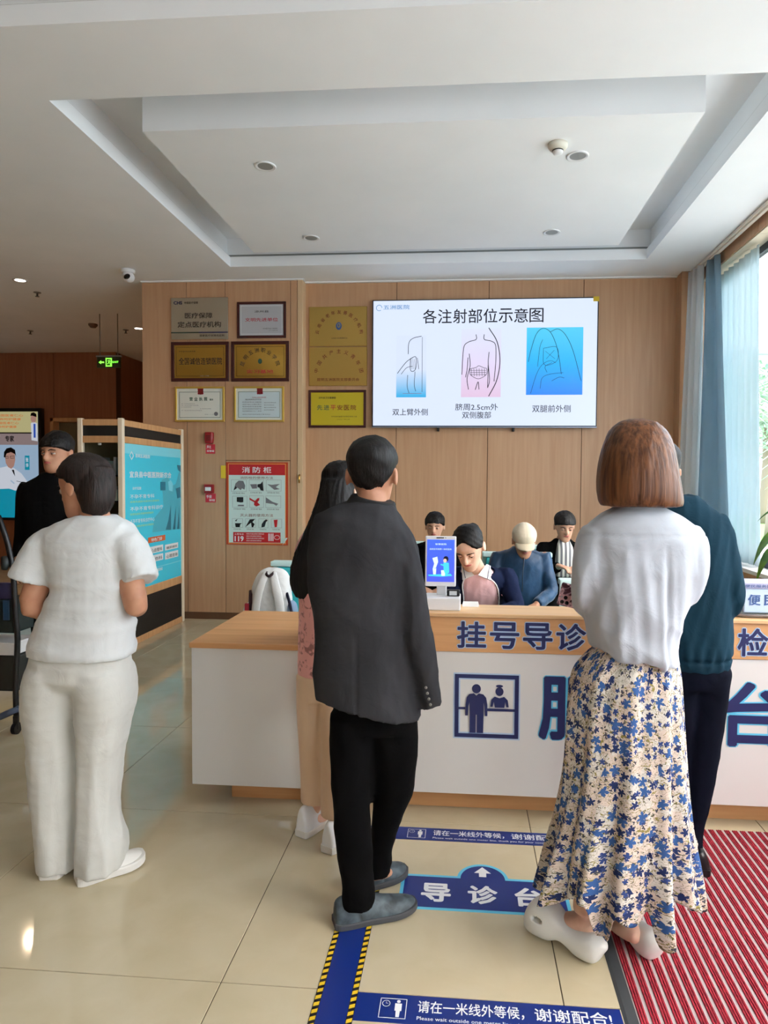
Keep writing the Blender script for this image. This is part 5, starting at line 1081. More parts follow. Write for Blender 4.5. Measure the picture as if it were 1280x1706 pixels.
# ---- man in black at the back left, facing the camera
p = person('man in black clothing facing the camera behind the woman in white', (-2.31, 3.5, 0))
C, R, h = V3(-2.277, 3.50, 1.642), R3(PI - .12, -.10), .238
J = dict(pelvis=(-2.33, 3.5, .90), chest=(-2.33, 3.5, 1.28), neck=(-2.31, 3.5, 1.47), head=(-2.28, 3.5, 1.57), sl=(-2.14, 3.5, 1.41), sr=(-2.50 + .02, 3.5, 1.40), el=(-2.11, 3.48, 1.12), er=(-2.50, 3.48, 1.12),
         wl=(-2.16, 3.36, .95), wr=(-2.45, 3.36, .95), hl=(-2.26, 3.5, .86), hr=(-2.39, 3.5, .86), kl=(-2.26, 3.5, .46), kr=(-2.37, 3.5, .46), al=(-2.26, 3.5, .09), ar=(-2.36, 3.5, .09), tl=(-2.25, 3.32, .03), tr=(-2.37, 3.32, .03))
fuse('body', body_geos(J, .95, .9) + head_geos(C, R, h) + hand_geos(J['wl'], (-.2, -.4, -.8), (0, 1, 0), -1, .5, .9) + hand_geos(J['wr'], (.2, -.4, -.8), (0, 1, 0), 1, .5, .9), SK['b'], p, .008, 5, sockets(C, R, h))
face_parts(C, R, h, p, SK['b'], HM['black']); hair_cap(C, R, h, HM['black'], p, .06, .14, ((.0, -.20), (.44, -.10), (.56, .06), (.64, .25), (.70, .5), (1.1, .9)), 15, amp=.0026, part=.05, ax=(110, 110, 14))
pm = p
BJ = fabric('black cloth', L(11, 11, 12), .7, .15, 500, .12)
yk = 3.5
fuse('jacket', [sstack([(-2.305, yk, 1.52, .07, .065), (-2.308, yk, 1.49, .10, .08), (-2.315, yk, 1.45, .165, .10), (-2.32, yk, 1.40, .19, .115), (-2.325, yk, 1.28, .185, .125), (-2.33, yk, 1.1, .17, .125), (-2.33, yk, .95, .17, .13), (-2.33, yk, .82, .175, .135)]),
                stube([(-2.17, yk, 1.43), (-2.135, yk, 1.38), (-2.115, yk - .01, 1.25), (-2.108, yk - .02, 1.12), (-2.15, yk - .12, .98)], [.062, .062, .056, .052, .042], 3, 18, (1, 0, 0)), stube([(-2.46, yk, 1.43), (-2.485, yk, 1.38), (-2.495, yk - .01, 1.25), (-2.50, yk - .02, 1.12), (-2.46, yk - .12, .98)], [.062, .062, .056, .052, .042], 3, 18, (1, 0, 0))], BJ, p, .009, 4, folds(.003, (12, 12, 7), 81))
fuse('trousers', [stack([(-2.325, yk, .90, .15, .12), (-2.325, yk, .80, .15, .12)]), sstack([(-2.25, yk, .86, .085, .11), (-2.255, yk, .5, .07, .09), (-2.26, yk, .05, .06, .075)]), sstack([(-2.39, yk, .86, .085, .11), (-2.375, yk, .5, .068, .09), (-2.365, yk, .05, .058, .075)])], BJ, p, .010, 4)
shoe(p, (-2.26, 3.58), (-2.25, 3.31), bs, M['black'], w_=.046); shoe(p, (-2.365, 3.58), (-2.38, 3.31), bs, M['black'], w_=.046)
pm.location = (-2.70, 4.15, 0); pm.scale = (1.03, 1.03, 1.03)

# ---- seated people and their chairs
def chair(x, y, face, label, top=.93, wd=.56, group='teal waiting chairs'):
    """teal waiting chair with a pale frame; face=-1 looks towards the counter"""
    t = thing('waiting_chair', label, 'chair', (x, y, 0), group); f = face; b = y - f * .26
    yb0, yb1 = sorted((b, b - f * .07)); add('backrest', box(x - wd / 2 + .03, yb0, .46, x + wd / 2 - .03, yb1, top - .04, .025), M['teal'], t)
    y0_, y1_ = sorted((b - f * .072, b - f * .095)); add('back_shell', box(x - wd / 2, y0_, .42, x + wd / 2, y1_, top, .010), M['tealw'], t)
    yt0, yt1 = sorted((b + f * .002, b - f * .09)); add('top_rail', box(x - wd / 2, yt0, top - .038, x + wd / 2, yt1, top, .010), M['tealw'], t)
    s0, s1 = sorted((b, y + f * .24)); add('seat', box(x - wd / 2 + .02, s0, .36, x + wd / 2 - .02, s1, .45, .02), M['teal'], t)
    for s in (-1, 1):
        add('leg', box(x + s * (wd / 2 - .04) - .015, s0 + .02, 0, x + s * (wd / 2 - .04) + .015, s0 + .05, .37, .003), M['steel'], t); add('leg', box(x + s * (wd / 2 - .04) - .015, s1 - .05, 0, x + s * (wd / 2 - .04) + .015, s1 - .02, .37, .003), M['steel'], t)
    if f > 0: pass
    return t
def seated(label, x, y, C, R, h, cloth, legs, sk='a', hair='black', wx=.21, dz=0, hc=None, arms=None, face=True, sdisp=85, shoes=None, hi=.06):
    p = person(label, (x, y, 0)); z0 = .50; sz = .93 + dz
    J = dict(pelvis=(x, y + .05, z0), chest=(x, y + .0, .78 + dz), neck=(x, y - .02, 1.0 + dz), head=tuple(np.array(C) + (0, .01, -.07)), sl=(x + wx - .05, y, sz), sr=(x - wx + .05, y, sz), el=(x + wx, y - .08, .68 + dz), er=(x - wx, y - .08, .68 + dz),
             wl=(x + .08, y - .30, .62 + dz), wr=(x - .08, y - .30, .62 + dz), hl=(x + .09, y + .02, .50), hr=(x - .09, y + .02, .50), kl=(x + .11, y - .42, .50), kr=(x - .11, y - .42, .50), al=(x + .11, y - .42, .09), ar=(x - .11, y - .42, .09), tl=(x + .12, y - .60, .03), tr=(x - .12, y - .60, .03))
    if arms: J.update(arms)
    fuse('body', body_geos(J, .92, .85) + head_geos(C, R, h) + hand_geos(J['wl'], (-.5, -.6, -.1), (0, 0, -1), -1, .6, .9) + hand_geos(J['wr'], (.5, -.6, -.1), (0, 0, -1), 1, .6, .9), SK[sk], p, .007, 5, sockets(C, R, h))
    if face: face_parts(C, R, h, p, SK[sk], HM[hair])
    if hc is not False: hair_cap(C, R, h, HM[hair], p, zb=.14, front=hc or ((.0, -.2), (.44, -.1), (.56, .05), (.64, .20), (.70, .40), (.75, .60), (1.1, .9)), seed=int(abs(x) * 100) + 3, amp=.0026, infl=hi, part=.05, ax=(110, 110, 14))
    w0 = wx / .21
    def arm(s): a, b, c_ = [np.array(J[q + s], float) for q in 'sew']; return stube([a + (np.array(J['chest']) - a) * .25, a, (a + b) / 2, b, (b + c_) / 2, b + (c_ - b) * .92], [.066, .066, .060, .055, .048, .040], 3, 18, (1, 0, 0))
    fuse('jacket', [sstack([(x, y - .015, sz + .085, .06, .06), (x, y - .01, sz + .06, .09, .075), (x, y, sz + .025, .145 * w0, .10), (x, y, sz - .03, .175 * w0, .12), (x, y + .005, sz - .15, .18 * w0, .135), (x, y + .02, .62 + dz, .175 * w0, .14), (x, y + .04, .50, .18 * w0, .15), (x, y + .04, .46, .17 * w0, .14)]), arm('l'), arm('r')], cloth, p, .008, 4, folds(.006, (11, 11, 11), sdisp))
    fuse('trousers', [stack([(x, y + .04, .56, .16, .13), (x, y + .04, .45, .16, .13)])] + [stube([J['h' + s], (np.array(J['h' + s]) + J['k' + s]) / 2, J['k' + s], (np.array(J['k' + s]) + J['a' + s]) / 2, np.array(J['a' + s]) + [0, 0, .0]], [.088, .08, .070, .062, .058], 3, 18, (1, 0, 0)) for s in 'lr'], legs, p, .009, 4, folds(.003, (12, 12, 12), 5))
    for s in 'lr': a = J['a' + s]; shoe(p, (a[0], a[1] + .07), (a[0] * 1.0, a[1] - .19), shoes or bs, M['black'], w_=.045)
    return p, J
chair(.43, 5.08, -1, 'teal waiting chair under the man in the beige cap', .955)
chair(-.26, 5.92, -1, 'teal waiting chair under the seated person in black behind the kiosk', .955)
chair(.83, 5.72, -1, 'teal waiting chair under the seated person in striped shirt', .955)
chair(.875, 4.48, 1, 'teal chair turned away, its pale back rail showing beside the capped man', .92)
chair(-1.12, 4.42, -1, 'teal chair with the white backpack standing on it', .935)
denim = fabric('blue satin cloth', L(36, 66, 96), .38, .3, 300, .1)
p, J = seated('man in a beige cap and shiny blue jacket seated looking down', .43, 5.0, (.445, 4.93, 1.085), R3(PI + .05, -.35), .225, denim, BK, 'b', 'black', .215, .03, ((.0, -.2), (.46, -.1), (.58, .0), (.7, .1), (.78, .2), (1.1, .3)), sdisp=91, hi=.01)
CP = fabric('beige cap cloth', L(214, 200, 176), .85, .05, 500, .2); C, R, h = V3(.445, 4.93, 1.085), R3(PI + .05, -.35), .225; T = hlook(C, R, h)
fuse('cap', [loft([T(ell((0, -.02, z), rx, ry, 36, 2.1)) for z, rx, ry in ((.56, .375, .455), (.64, .395, .48), (.74, .405, .49), (.84, .39, .475), (.94, .33, .41), (1.03, .24, .31), (1.10, .14, .18), (1.13, .05, .06))]),
             loft([[T((.31 * math.cos(a) * (1 - .0 * k), .28 + .42 * max(0, math.sin(a)) * k, .66 - .06 * k * k + dz_ - .05 * math.cos(a) ** 2))[0] for a in np.linspace(-.3, PI + .3, 20)] for k, dz_ in ((.2, .03), (.3, .03), (.3, -.0), (.2, -.0))])], CP, p, .006, 3, lambda co: -.002 * np.exp(-(((co - C) @ R[:, 0]) / .003) ** 2))
fuse('brim', [loft([[T((.33 * math.cos(a), .26 + .52 * max(0, math.sin(a)) * k, .60 - .10 * k * k + dz_ - .07 * math.cos(a) ** 2))[0] for a in np.linspace(-.2, PI + .2, 20)] for k, dz_ in ((.2, .035), (1, .035), (1.02, -.0), (.2, -.0))])], fabric('brim cloth', L(196, 182, 156), .85, .05, 500, .2), p, .005, 2)
add('jacket_zip', tube(smoothpath([(.445, 4.885, 1.0), (.44, 4.865, .93), (.432, 4.852, .85), (.43, 4.855, .72)], 4), .004, 8), mat('zip', L(30, 40, 56), .4), p)
p, J = seated('person in black with short black hair seated behind the kiosk screen', -.26, 5.85, (-.255, 5.80, 1.125), R3(PI - .1, -.12), .222, BJ, BK, 'a', sdisp=93)
p, J = seated('person in an open black jacket over a striped shirt seated at the back', .83, 5.65, (.835, 5.57, 1.155), R3(PI + .1, -.3), .222, BJ, BK, 'a', wx=.20, dz=.04, sdisp=95, arms=dict(wl=(.90, 5.28, .86), wr=(.76, 5.28, .86), el=(1.02, 5.50, .74), er=(.63, 5.50, .74)))
ST = mat('striped shirt', L(226, 224, 216), .8); noisy(ST, L(120, 120, 124), L(232, 230, 222), (9, 1, 1), 0, 0, .44, .56, 0, 'pos', 'ShaderNodeTexWave'); 
fuse('shirt', [sstack([(.835, 5.60, 1.05, .045, .05), (.835, 5.565, 1.02, .055, .05), (.835, 5.535, .97, .072, .045), (.835, 5.525, .88, .080, .04), (.835, 5.53, .74, .078, .04)], 3, 24)], ST, p, .006, 3, folds(.002, (30, 10, 6), 3))

# ---- nurse behind the counter
t = thing('stool', 'low round stool behind the counter under the nurse', 'stool', (.10, 4.22, 0))
add('seat', lathe([(.17, .40), (.19, .42), (.19, .45), (.17, .465)], (.10, 4.22, 0)), M['black'], t, True); add('column', tube([(.10, 4.22, .06), (.10, 4.22, .40)], .025, 12), M['steel'], t)
for k in range(5): a = k * 2 * PI / 5; add('foot', tube([(.10, 4.22, .06), (.10 + .22 * math.cos(a), 4.22 + .22 * math.sin(a), .03)], [.02, .014], 8), M['steel'], t, True); add('caster', tube([(.10 + .22 * math.cos(a) - .01, 4.22 + .22 * math.sin(a), .022), (.10 + .22 * math.cos(a) + .01, 4.22 + .22 * math.sin(a), .022)], .022, 12), M['black'], t)
p = person('nurse in pink polo shirt and navy cardigan bending over the desk', (.1, 4.0, 0))
C, R, h = V3(.030, 3.735, 1.152), R3(PI - .28, -.62, .08), .228
J = dict(pelvis=(.10, 4.18, .52), chest=(.11, 3.98, .86), neck=(.075, 3.84, 1.01), head=(.045, 3.78, 1.08), sl=(.255, 3.93, .965), sr=(-.045, 3.92, .965), el=(.300, 3.80, .80), er=(-.10, 3.80, .80),
         wl=(.185, 3.62, .802), wr=(-.02, 3.62, .802), hl=(.19, 4.14, .52), hr=(.01, 4.14, .52), kl=(.21, 3.86, .50), kr=(-.01, 3.86, .50), al=(.21, 3.88, .09), ar=(-.01, 3.88, .09), tl=(.22, 3.70, .03), tr=(-.02, 3.70, .03))
fuse('body', body_geos(J, .86, .80) + head_geos(C, R, h) + hand_geos(J['wl'], (-.7, -.35, .0), (0, 0, -1), -1, .45, .85) + hand_geos(J['wr'], (.7, -.35, .0), (0, 0, -1), 1, .45, .85), SK['c'], p, .005, 4, sockets(C, R, h))
face_parts(C, R, h, p, SK['c'], HM['black'], True, mat('soft lips', L(186, 96, 92), .4))
T = hlook(C, R, h)
hair_cap(C, R, h, HM['black'], p, part=.14, infl=.045, zb=.30, front=((.0, -.25), (.36, -.14), (.48, -.02), (.58, .12), (.68, .24), (.78, .32), (.86, .42), (1.1, .9)), seed=33, vol=.0, voxel=.005, extra=[stube([T(q)[0] for q in ((0, -.40, .62), (0, -.56, .60), (0, -.64, .56))], [h * .16, h * .19, h * .08], 4, 16)], amp=.0022, ax=(70, 25, 70))
PK = fabric('pink polo', L(250, 208, 214), .85, .04, 600, .15); NC = fabric('navy knit', L(24, 32, 58), .85, .15, 300, .35)
axu, leanv = V3(1, 0, 0), V3(0, .86, .35)
def trings(L_, n=36): return loft([ell((x, y, z), rx, ry, n, 2.3, axu, (0, .88, .42)) for x, y, z, rx, ry in smoothpath(L_, 3)])
fuse('polo_shirt', [trings([(.072, 3.835, 1.02, .062, .055), (.08, 3.86, .99, .10, .075), (.092, 3.90, .95, .145, .095), (.105, 3.95, .88, .150, .108), (.105, 4.03, .78, .148, .115), (.10, 4.12, .65, .15, .12), (.10, 4.18, .52, .155, .12), (.10, 4.19, .47, .15, .12)])], PK, p, .007, 4, lambda co: .004 * wr(co, (14, 14, 8), 101))
def opened(L_, a0, a1, th):
    R_ = []
    for x, y, z, rx, ry in smoothpath(L_, 3): R_.append([V3(x, y, z) + axu * rx * math.cos(a) + V3(0, .88, .42) * ry * math.sin(a) for a in np.linspace(a0, a1, 30)])
    outer = R_; n_ = len(R_[0]); c_ = [np.mean(r, 0) for r in R_]
    rings = [list(r) + [q + (m_ - q) * th / np.linalg.norm(m_ - q) for q in r[::-1]] for r, m_ in zip(R_, c_)]
    return loft(rings)
cd = [(.078, 3.865, 1.005, .105, .080), (.092, 3.90, .965, .165, .108), (.105, 3.95, .89, .175, .125), (.105, 4.03, .79, .172, .132), (.10, 4.12, .66, .172, .136), (.10, 4.18, .54, .175, .136)]
A0, A1 = -PI / 2 + .62, 3 * PI / 2 - .62
def armn(s, q): a, b, c_ = [np.array(J[k + s], float) for k in 'sew']; return stube([a + (np.array(J['chest']) - a) * .3, a, (a + b) / 2, b, (b + c_) / 2, b + (c_ - b) * .85], [.058, .060, .056, .052, .044, .038], 3, 18, (1, 0, 0))
fuse('cardigan', [opened(cd, A0, A1, .014), armn('l', 0), armn('r', 0)], NC, p, .006, 3, folds(.0035, (14, 14, 12), 103))
for a in (A0, A1):
    add('piping', tube([V3(x, y, z) + axu * (rx + .003) * math.cos(a) + V3(0, .88, .42) * (ry + .004) * math.sin(a) for x, y, z, rx, ry in smoothpath(cd[:5], 3)], .0035, 8), M['pwhite'], p, True)
for s in (-1, 1):   # collar wings
    P_ = [V3(.072 + s * .012, 3.775, .985), V3(.072 + s * .060, 3.805, 1.045), V3(.072 + s * .085, 3.84, 1.03), V3(.075 + s * .080, 3.79, .955)]
    nn = V3(0, -.010, .006); add('collar', loft([[q for q in P_], [q + nn for q in P_]]), mat('white collar', L(236, 236, 236), .8), p)
    P2 = [P_[2] + nn * 1.1, P_[3] + nn * 1.1]; add('collar_stripe', tube([(P_[1] * .25 + P_[2] * .75) + nn * 1.2, (P_[0] * .25 + P_[3] * .75) + nn * 1.2], .0018, 6), M['navy'], p)
Bn = Board(p, (.135, 3.835, .905), (1, .12, 0), (0, .48, .88), .0006); Bn.text('chest_lettering', M['navy'], '五洲医院', 0, .045, 0, .009, 14, .02); Bn.build()
fuse('badge_pin', [loft([ell((.232, 3.862, .868), r, r, 16, 2, (1, 0, 0), (0, .3, 1)) + [0, -d_, 0] for r, d_ in ((.012, -.01), (.013, .0), (.010, .006))])], mat('badge pink', L(238, 196, 204), .4), p, .003, 1)
fuse('trousers', [stack([(.10, 4.17, .58, .14, .12), (.10, 4.18, .475, .14, .12)])] + [stube([J['h' + s], (np.array(J['h' + s]) + J['k' + s]) / 2, J['k' + s], (np.array(J['k' + s]) + J['a' + s]) / 2, J['a' + s]], [.078, .072, .064, .055, .05], 3, 16, (1, 0, 0)) for s in 'lr'], NC, p, .009, 3)
for s in 'lr': a = J['a' + s]; shoe(p, (a[0], a[1] + .06), (a[0], a[1] - .18), whleather, rubw, w_=.042)
# paper form on the desk
tag(add('paper_form', box(.0, 3.50, .7705, .21, 3.66, .774), M['paper']), 'sheet of paper on the desk under the nurse hands', 'paper')
#@@PEOPLE
# ------------------------------------------------------------------ entrance mat
t = thing('entrance_mat', 'red and grey ribbed entrance mat with a dark rubber edge', 'mat', (1.4, 1.4, 0))
add('base', box(.50, -1.6, .0002, 2.25, 2.93, .006), mat('mat grey', L(176, 164, 164), .95), t)
add('edge_strip', loft([[(.465, -1.6, .0003), (.465, 2.935, .0003), (.475, 2.935, .004), (.475, -1.6, .004)], [(.507, -1.6, .0003), (.507, 2.935, .0003), (.503, 2.935, .009), (.503, -1.6, .009)]]), mat('rubber edge', L(70, 74, 78), .6), t)
RM = mat('red pile', L(164, 30, 50), .95); noisy(RM, L(110, 14, 34), L(190, 44, 62), (420, 60, 60), 3, 0, .35, .65, .5)
rib = mesh(*join([box(-.0112, -2.262, 0, -.0045, 2.262, .0078, .0016), box(-.0034, -2.262, 0, .0034, 2.262, .0082, .0016), box(.0045, -2.262, 0, .0112, 2.262, .0078, .0016)]), RM, name='rib')
x = .507 + .0125; k = 0
while x < 2.24:
    o = bpy.data.objects.new('rib', rib); COL.objects.link(o); o.parent = t; o.location = Vector((x, .665, .0015)) - Vector(ORG[t.name]); x += .0335
# ------------------------------------------------------------------ floor stickers
def sticker(name, label, x0, y0, x1, y1, mat_, th=.0006):
    t = thing(name, label, 'floor sticker', ((x0 + x1) / 2, y0, 0)); add('film', box(x0, y0, .0002, x1, y1, .0002 + th), mat_, t)
    return t, Board(t, (0, 0, .0002 + th), (1, 0, 0), (0, 1, 0), .0003)
t, B = sticker('guide_strip', 'blue floor strip edged with yellow and black hatching leading to the counter', -.424, -.6, -.300, 2.84, M['navy2'])
B.rect('edge_band', M['blackp'], -.424, -.6, -.405, 2.84, 1); B.rect('edge_band', M['blackp'], -.319, -.6, -.300, 2.84, 1)
y = -.59
while y < 2.83:
    for xa in (-.424, -.319): B.poly('hatching', M['yellow'], [(xa + .0015, y), (xa + .0175, y + .007), (xa + .0175, y + .021), (xa + .0015, y + .014)], 2)
    y += .026
B.build()
def band(y0, y1, x0, x1, label):
    t, B = sticker('waiting_line', label, x0, y0, x1, y1, M['navy2']); h_ = y1 - y0; xs = x0 + .07
    for a, b, c, d in ((xs, y0 + .15 * h_, xs + .078, y0 + .17 * h_), (xs, y0 + .83 * h_, xs + .078, y0 + .85 * h_), (xs, y0 + .15 * h_, xs + .002, y0 + .85 * h_), (xs + .076, y0 + .15 * h_, xs + .078, y0 + .85 * h_)): B.rect('pictogram', M['pwhite'], a, b, c, d, 1)
    B.disc('pictogram', M['pwhite'], xs + .054, y0 + .75 * h_, .0055, .0055, 1); B.poly('pictogram', M['pwhite'], [(xs + .044, y0 + .68 * h_), (xs + .064, y0 + .68 * h_), (xs + .064, y0 + .42 * h_), (xs + .060, y0 + .42 * h_), (xs + .059, y0 + .2 * h_), (xs + .055, y0 + .2 * h_), (xs + .053, y0 + .2 * h_), (xs + .049, y0 + .2 * h_), (xs + .048, y0 + .42 * h_), (xs + .044, y0 + .42 * h_)], 1)
    B.line('pictogram', M['pwhite'], [(xs + .018 + .011 * math.cos(a), y0 + .66 * h_ + .011 * math.sin(a)) for a in np.linspace(0, 6.28, 24)], .0015, 1); B.line('pictogram', M['pwhite'], [(xs + .018, y0 + .72 * h_), (xs + .018, y0 + .66 * h_), (xs + .024, y0 + .66 * h_)], .0012, 1)
    xt = xs + .11; B.text('lettering', M['pwhite'], '请在一米线外等候，', xt, xt + .305, y0 + .40 * h_, y0 + .84 * h_, 1, .012)
    B.text('lettering', M['pwhite'], '谢谢配合!', xt + .335, x1 - .03, y0 + .40 * h_, y0 + .84 * h_, 1, .012)
    B.text('small_lettering', M['pwhite'], 'Please wait outside one meter line, thank you for your cooperation!', xt, x1 - .05, y0 + .12 * h_, y0 + .28 * h_, 1); B.build()
band(1.790, 1.893, -.300, .462, 'blue floor band with white waiting-line characters, nearest the camera')
band(2.743, 2.843, -.300, .462, 'blue floor band with white waiting-line characters, close to the counter')
t = thing('desk_sign', 'blue cyan-edged floor sign reading 导诊台 with an arrow hump', 'floor sticker', (.08, 2.29, 0))
def sgn(m_, z):
    pts = [(-.225 + m_, 2.290 + m_), (.395 - m_, 2.290 + m_), (.395 - m_, 2.498 - m_)]
    r_ = .098 - m_; a0 = math.asin(min(1, (2.498 - m_ - 2.487) / r_)); pts += [(.085 + r_ * math.cos(a), 2.487 + r_ * math.sin(a)) for a in np.linspace(a0, PI - a0, 24)]
    pts += [(-.225 + m_, 2.498 - m_)]; return pts
P0 = sgn(0, 0); n_ = len(P0)
add('edge', loft([[(x, y, .0002) for x, y in P0], [(x, y, .0008) for x, y in P0]]), M['cyan'], t)
B = Board(t, (0, 0, .0008), (1, 0, 0), (0, 1, 0), .0003); B.poly('field', M['navy2'], sgn(.013, 0), 1)
B.poly('arrow', M['pwhite'], [(.085, 2.565), (.118, 2.525), (.099, 2.525), (.099, 2.500), (.071, 2.500), (.071, 2.525), (.052, 2.525)], 2)
for i, ch in enumerate('导诊台'): B.key += 1; B.text('lettering', M['pwhite'], ch, -.145 + i * .172, -.035 + i * .172, 2.335, 2.445, 2, .035)
B.build()

# ------------------------------------------------------------------ display booth
t = thing('display_booth', 'freestanding booth with timber frame, black panels and a turquoise hospital poster', 'display stand', (-3.2, 6.2, 0))
X0, X1, Y0, Y1, ZT = -3.39, -3.02, 5.62, 6.85, 2.05
FO = M['frameoak']; AL = mat('pale post', L(236, 218, 192), .4)
for x, y in ((X0, Y0), (X1, Y0), (X0, Y1), (X1, Y1)): add('post', box(x - .022, y - .022, 0, x + .022, y + .022, ZT + .01, .004), AL, t)
for z0, z1 in ((ZT - .055, ZT), (1.845, 1.905), (0.0, .06)):
    add('rail', box(X0 + .022, Y0 - .015, z0, X1 - .022, Y0 + .015, z1, .003), FO, t); add('rail', box(X1 - .015, Y0 + .022, z0, X1 + .015, Y1 - .022, z1, .003), FO, t)
add('rail', box(X1 - .015, Y0 + .022, .42, X1 + .015, Y1 - .022, .50, .003), FO, t); add('rail', box(X0 + .022, Y0 - .015, .42, X1 - .022, Y0 + .015, .50, .003), FO, t)
add('header_panel', box(X0 + .022, Y0 - .006, 1.905, X1 - .022, Y0 + .006, ZT - .055), M['blackboard'], t); add('header_panel', box(X1 - .006, Y0 + .022, 1.905, X1 + .006, Y1 - .022, ZT - .055), M['blackboard'], t)
add('lower_panel', box(X1 - .006, Y0 + .022, .06, X1 + .006, Y1 - .022, .42), M['blackboard'], t); add('lower_panel', box(X0 + .022, Y0 - .006, .06, X1 - .022, Y0 + .006, .42), M['blackboard'], t)
add('back_panel', box(X0 - .010, Y0 + .022, .06, X0 + .004, Y1 - .022, ZT - .06), mat('olive back', L(120, 108, 80), .6), t)
add('top_panel', box(X0 + .01, Y0 + .01, ZT - .02, X1 - .01, Y1 - .01, ZT - .006), FO, t)
for k, z in enumerate((1.56, 1.33, 1.05, .78)):
    add('shelf', box(X0 + .02, Y0 + .03, z - .012, X1 - .02, Y0 + .40, z), M['blackboard'], t)
    g = [box(X0 + .05 + i * .055, Y0 + .05, z, X0 + .05 + i * .055 + (.012 + .02 * ((i * 7 + k) % 3) / 2), Y0 + .25, z + .10 + .03 * ((i * 5 + k) % 3)) for i in range(5)]
    for i, q in enumerate(g): tag(add('brochure', q, (M['paper'], M['grayp'], M['mint'])[(i + k) % 3]), 'brochure standing on the %s shelf inside the timber booth' % ('top', 'second', 'third', 'lowest')[k], 'brochure', 'brochures inside the display booth')
add('glass_door', box(X0 + .03, Y0 - .003, .50, X1 - .03, Y0 + .003, 1.845), M['glass'], t)
add('spotlight', lathe([(.014, 1.845), (.016, 1.83), (.012, 1.825)], (-3.24, Y0 + .04, 0), 14), M['plasticw'], t, True)
TQ = mat('turquoise print', L(60, 208, 236), .35, emit=0)
Bd = Board(t, (X1 + .004, Y0 + .022, .50), (0, 1, 0), (0, 0, 1), .0015); W, Hh = Y1 - Y0 - .044, 1.345
add('poster_panel', box(X1 - .006, Y0 + .022, .50, X1 + .004, Y1 - .022, 1.845), TQ, t)
qx = lambda x: (x - 35) / (620 - 35) * W                       # poster positions, read off the photograph at 6.3x
qy = lambda x, y: Hh * (1 - (y - (120 + (x - 35) * .11)) / ((1690 - (x - 35) * .34) - (120 + (x - 35) * .11)))
def q2(x, y): return (qx(x), qy(x, y))
LQ = mat('pale turquoise print', L(130, 222, 240), .4); DQ = mat('deep turquoise print', L(24, 120, 146), .4); MQ = mat('mid turquoise print', L(76, 184, 206), .4); OR = mat('orange print', L(216, 96, 40), .5)
Bd.rect('poster_band', LQ, 0, Hh - .09, W, Hh, 1)
Bd.poly('poster_figure', MQ, [q2(*a) for a in ((400, 500), (470, 470), (520, 560), (560, 540), (620, 360), (620, 1010), (470, 1025), (300, 1050), (320, 900), (420, 780))], 1)
Bd.poly('poster_figure', LQ, [q2(*a) for a in ((470, 520), (500, 500), (525, 540), (520, 620), (480, 610))], 2)
Bd.poly('poster_figure', DQ, [q2(*a) for a in ((575, 345), (620, 350), (620, 420), (590, 400))], 2); Bd.poly('poster_figure', DQ, [q2(*a) for a in ((560, 590), (612, 570), (618, 680), (575, 690))], 2)
for a in (((500, 760), (470, 920), (440, 1020), (500, 1020)), ((560, 760), (540, 900), (520, 1015), (550, 1015)), ((600, 760), (585, 900), (570, 1010), (600, 1008))): Bd.poly('poster_figure', DQ, [q2(*b) for b in a], 2)
Bd.rect('poster_figure', DQ, qx(385), qy(400, 610), qx(440), qy(400, 520), 2)
def qt(nm, m_, tx, xa, xb, ya, yb_, b=.01): 
    p_, r_ = q2(xa, yb_), q2(xb, ya); Bd.text(nm, m_, tx, qx(xa), qx(xb), qy(xa, yb_), qy(xa, ya), 3, b)
PWm = M['pwhite']
Bd.line('poster_logo', PWm, [(qx(105) + .035 * math.cos(a), qy(105, 250) + .035 * math.sin(a)) for a in np.linspace(0, 6.28, 5)], .012, 3)
qt('poster_lettering', PWm, '昆明五洲医院', 140, 278, 230, 270); qt('poster_lettering', PWm, '宜良县中医医院新农合', 85, 505, 410, 478, .02); qt('poster_lettering', PWm, '诊疗范围', 110, 190, 575, 605)
YT = mat('pale yellow print', L(206, 226, 120), .5)
for i in range(3):
    qt('poster_lettering', PWm, '不孕不育专科诊疗中心'[: 6 + i * 2], 88, 320 + 90 * (i == 1), 655 + i * 130, 700 + i * 130); qt('poster_small_lettering', YT, '采用先进技术提供优质服务', 88, 370 - 60 * (i > 0), 722 + i * 130, 744 + i * 130, 0)
Bd.rect('poster_tag', OR, qx(255), qy(255, 1165), qx(435), qy(255, 1105), 2); qt('poster_lettering', PWm, '特色门诊', 285, 400, 1112, 1150, .02)
for i, (xa, xb, ya, yb_) in enumerate(((268, 410, 1205, 1278), (430, 582, 1180, 1240), (268, 410, 1300, 1370), (430, 582, 1265, 1335))):
    Bd.rect('poster_tag', PWm, qx(xa), qy(xa, yb_), qx(xb), qy(xa, ya), 2); qt('poster_lettering', M['greyink'], ('心血管科', '糖尿病科', '骨伤科', '心理咨询')[i], xa + 15, xb - 12, ya + 18, yb_ - 14, .02)
Bd.rect('poster_band', LQ, 0, .155, W, .165, 2); qt('poster_lettering', PWm, '健康热线', 330, 400, 1430, 1465, .02)
Bd.build()

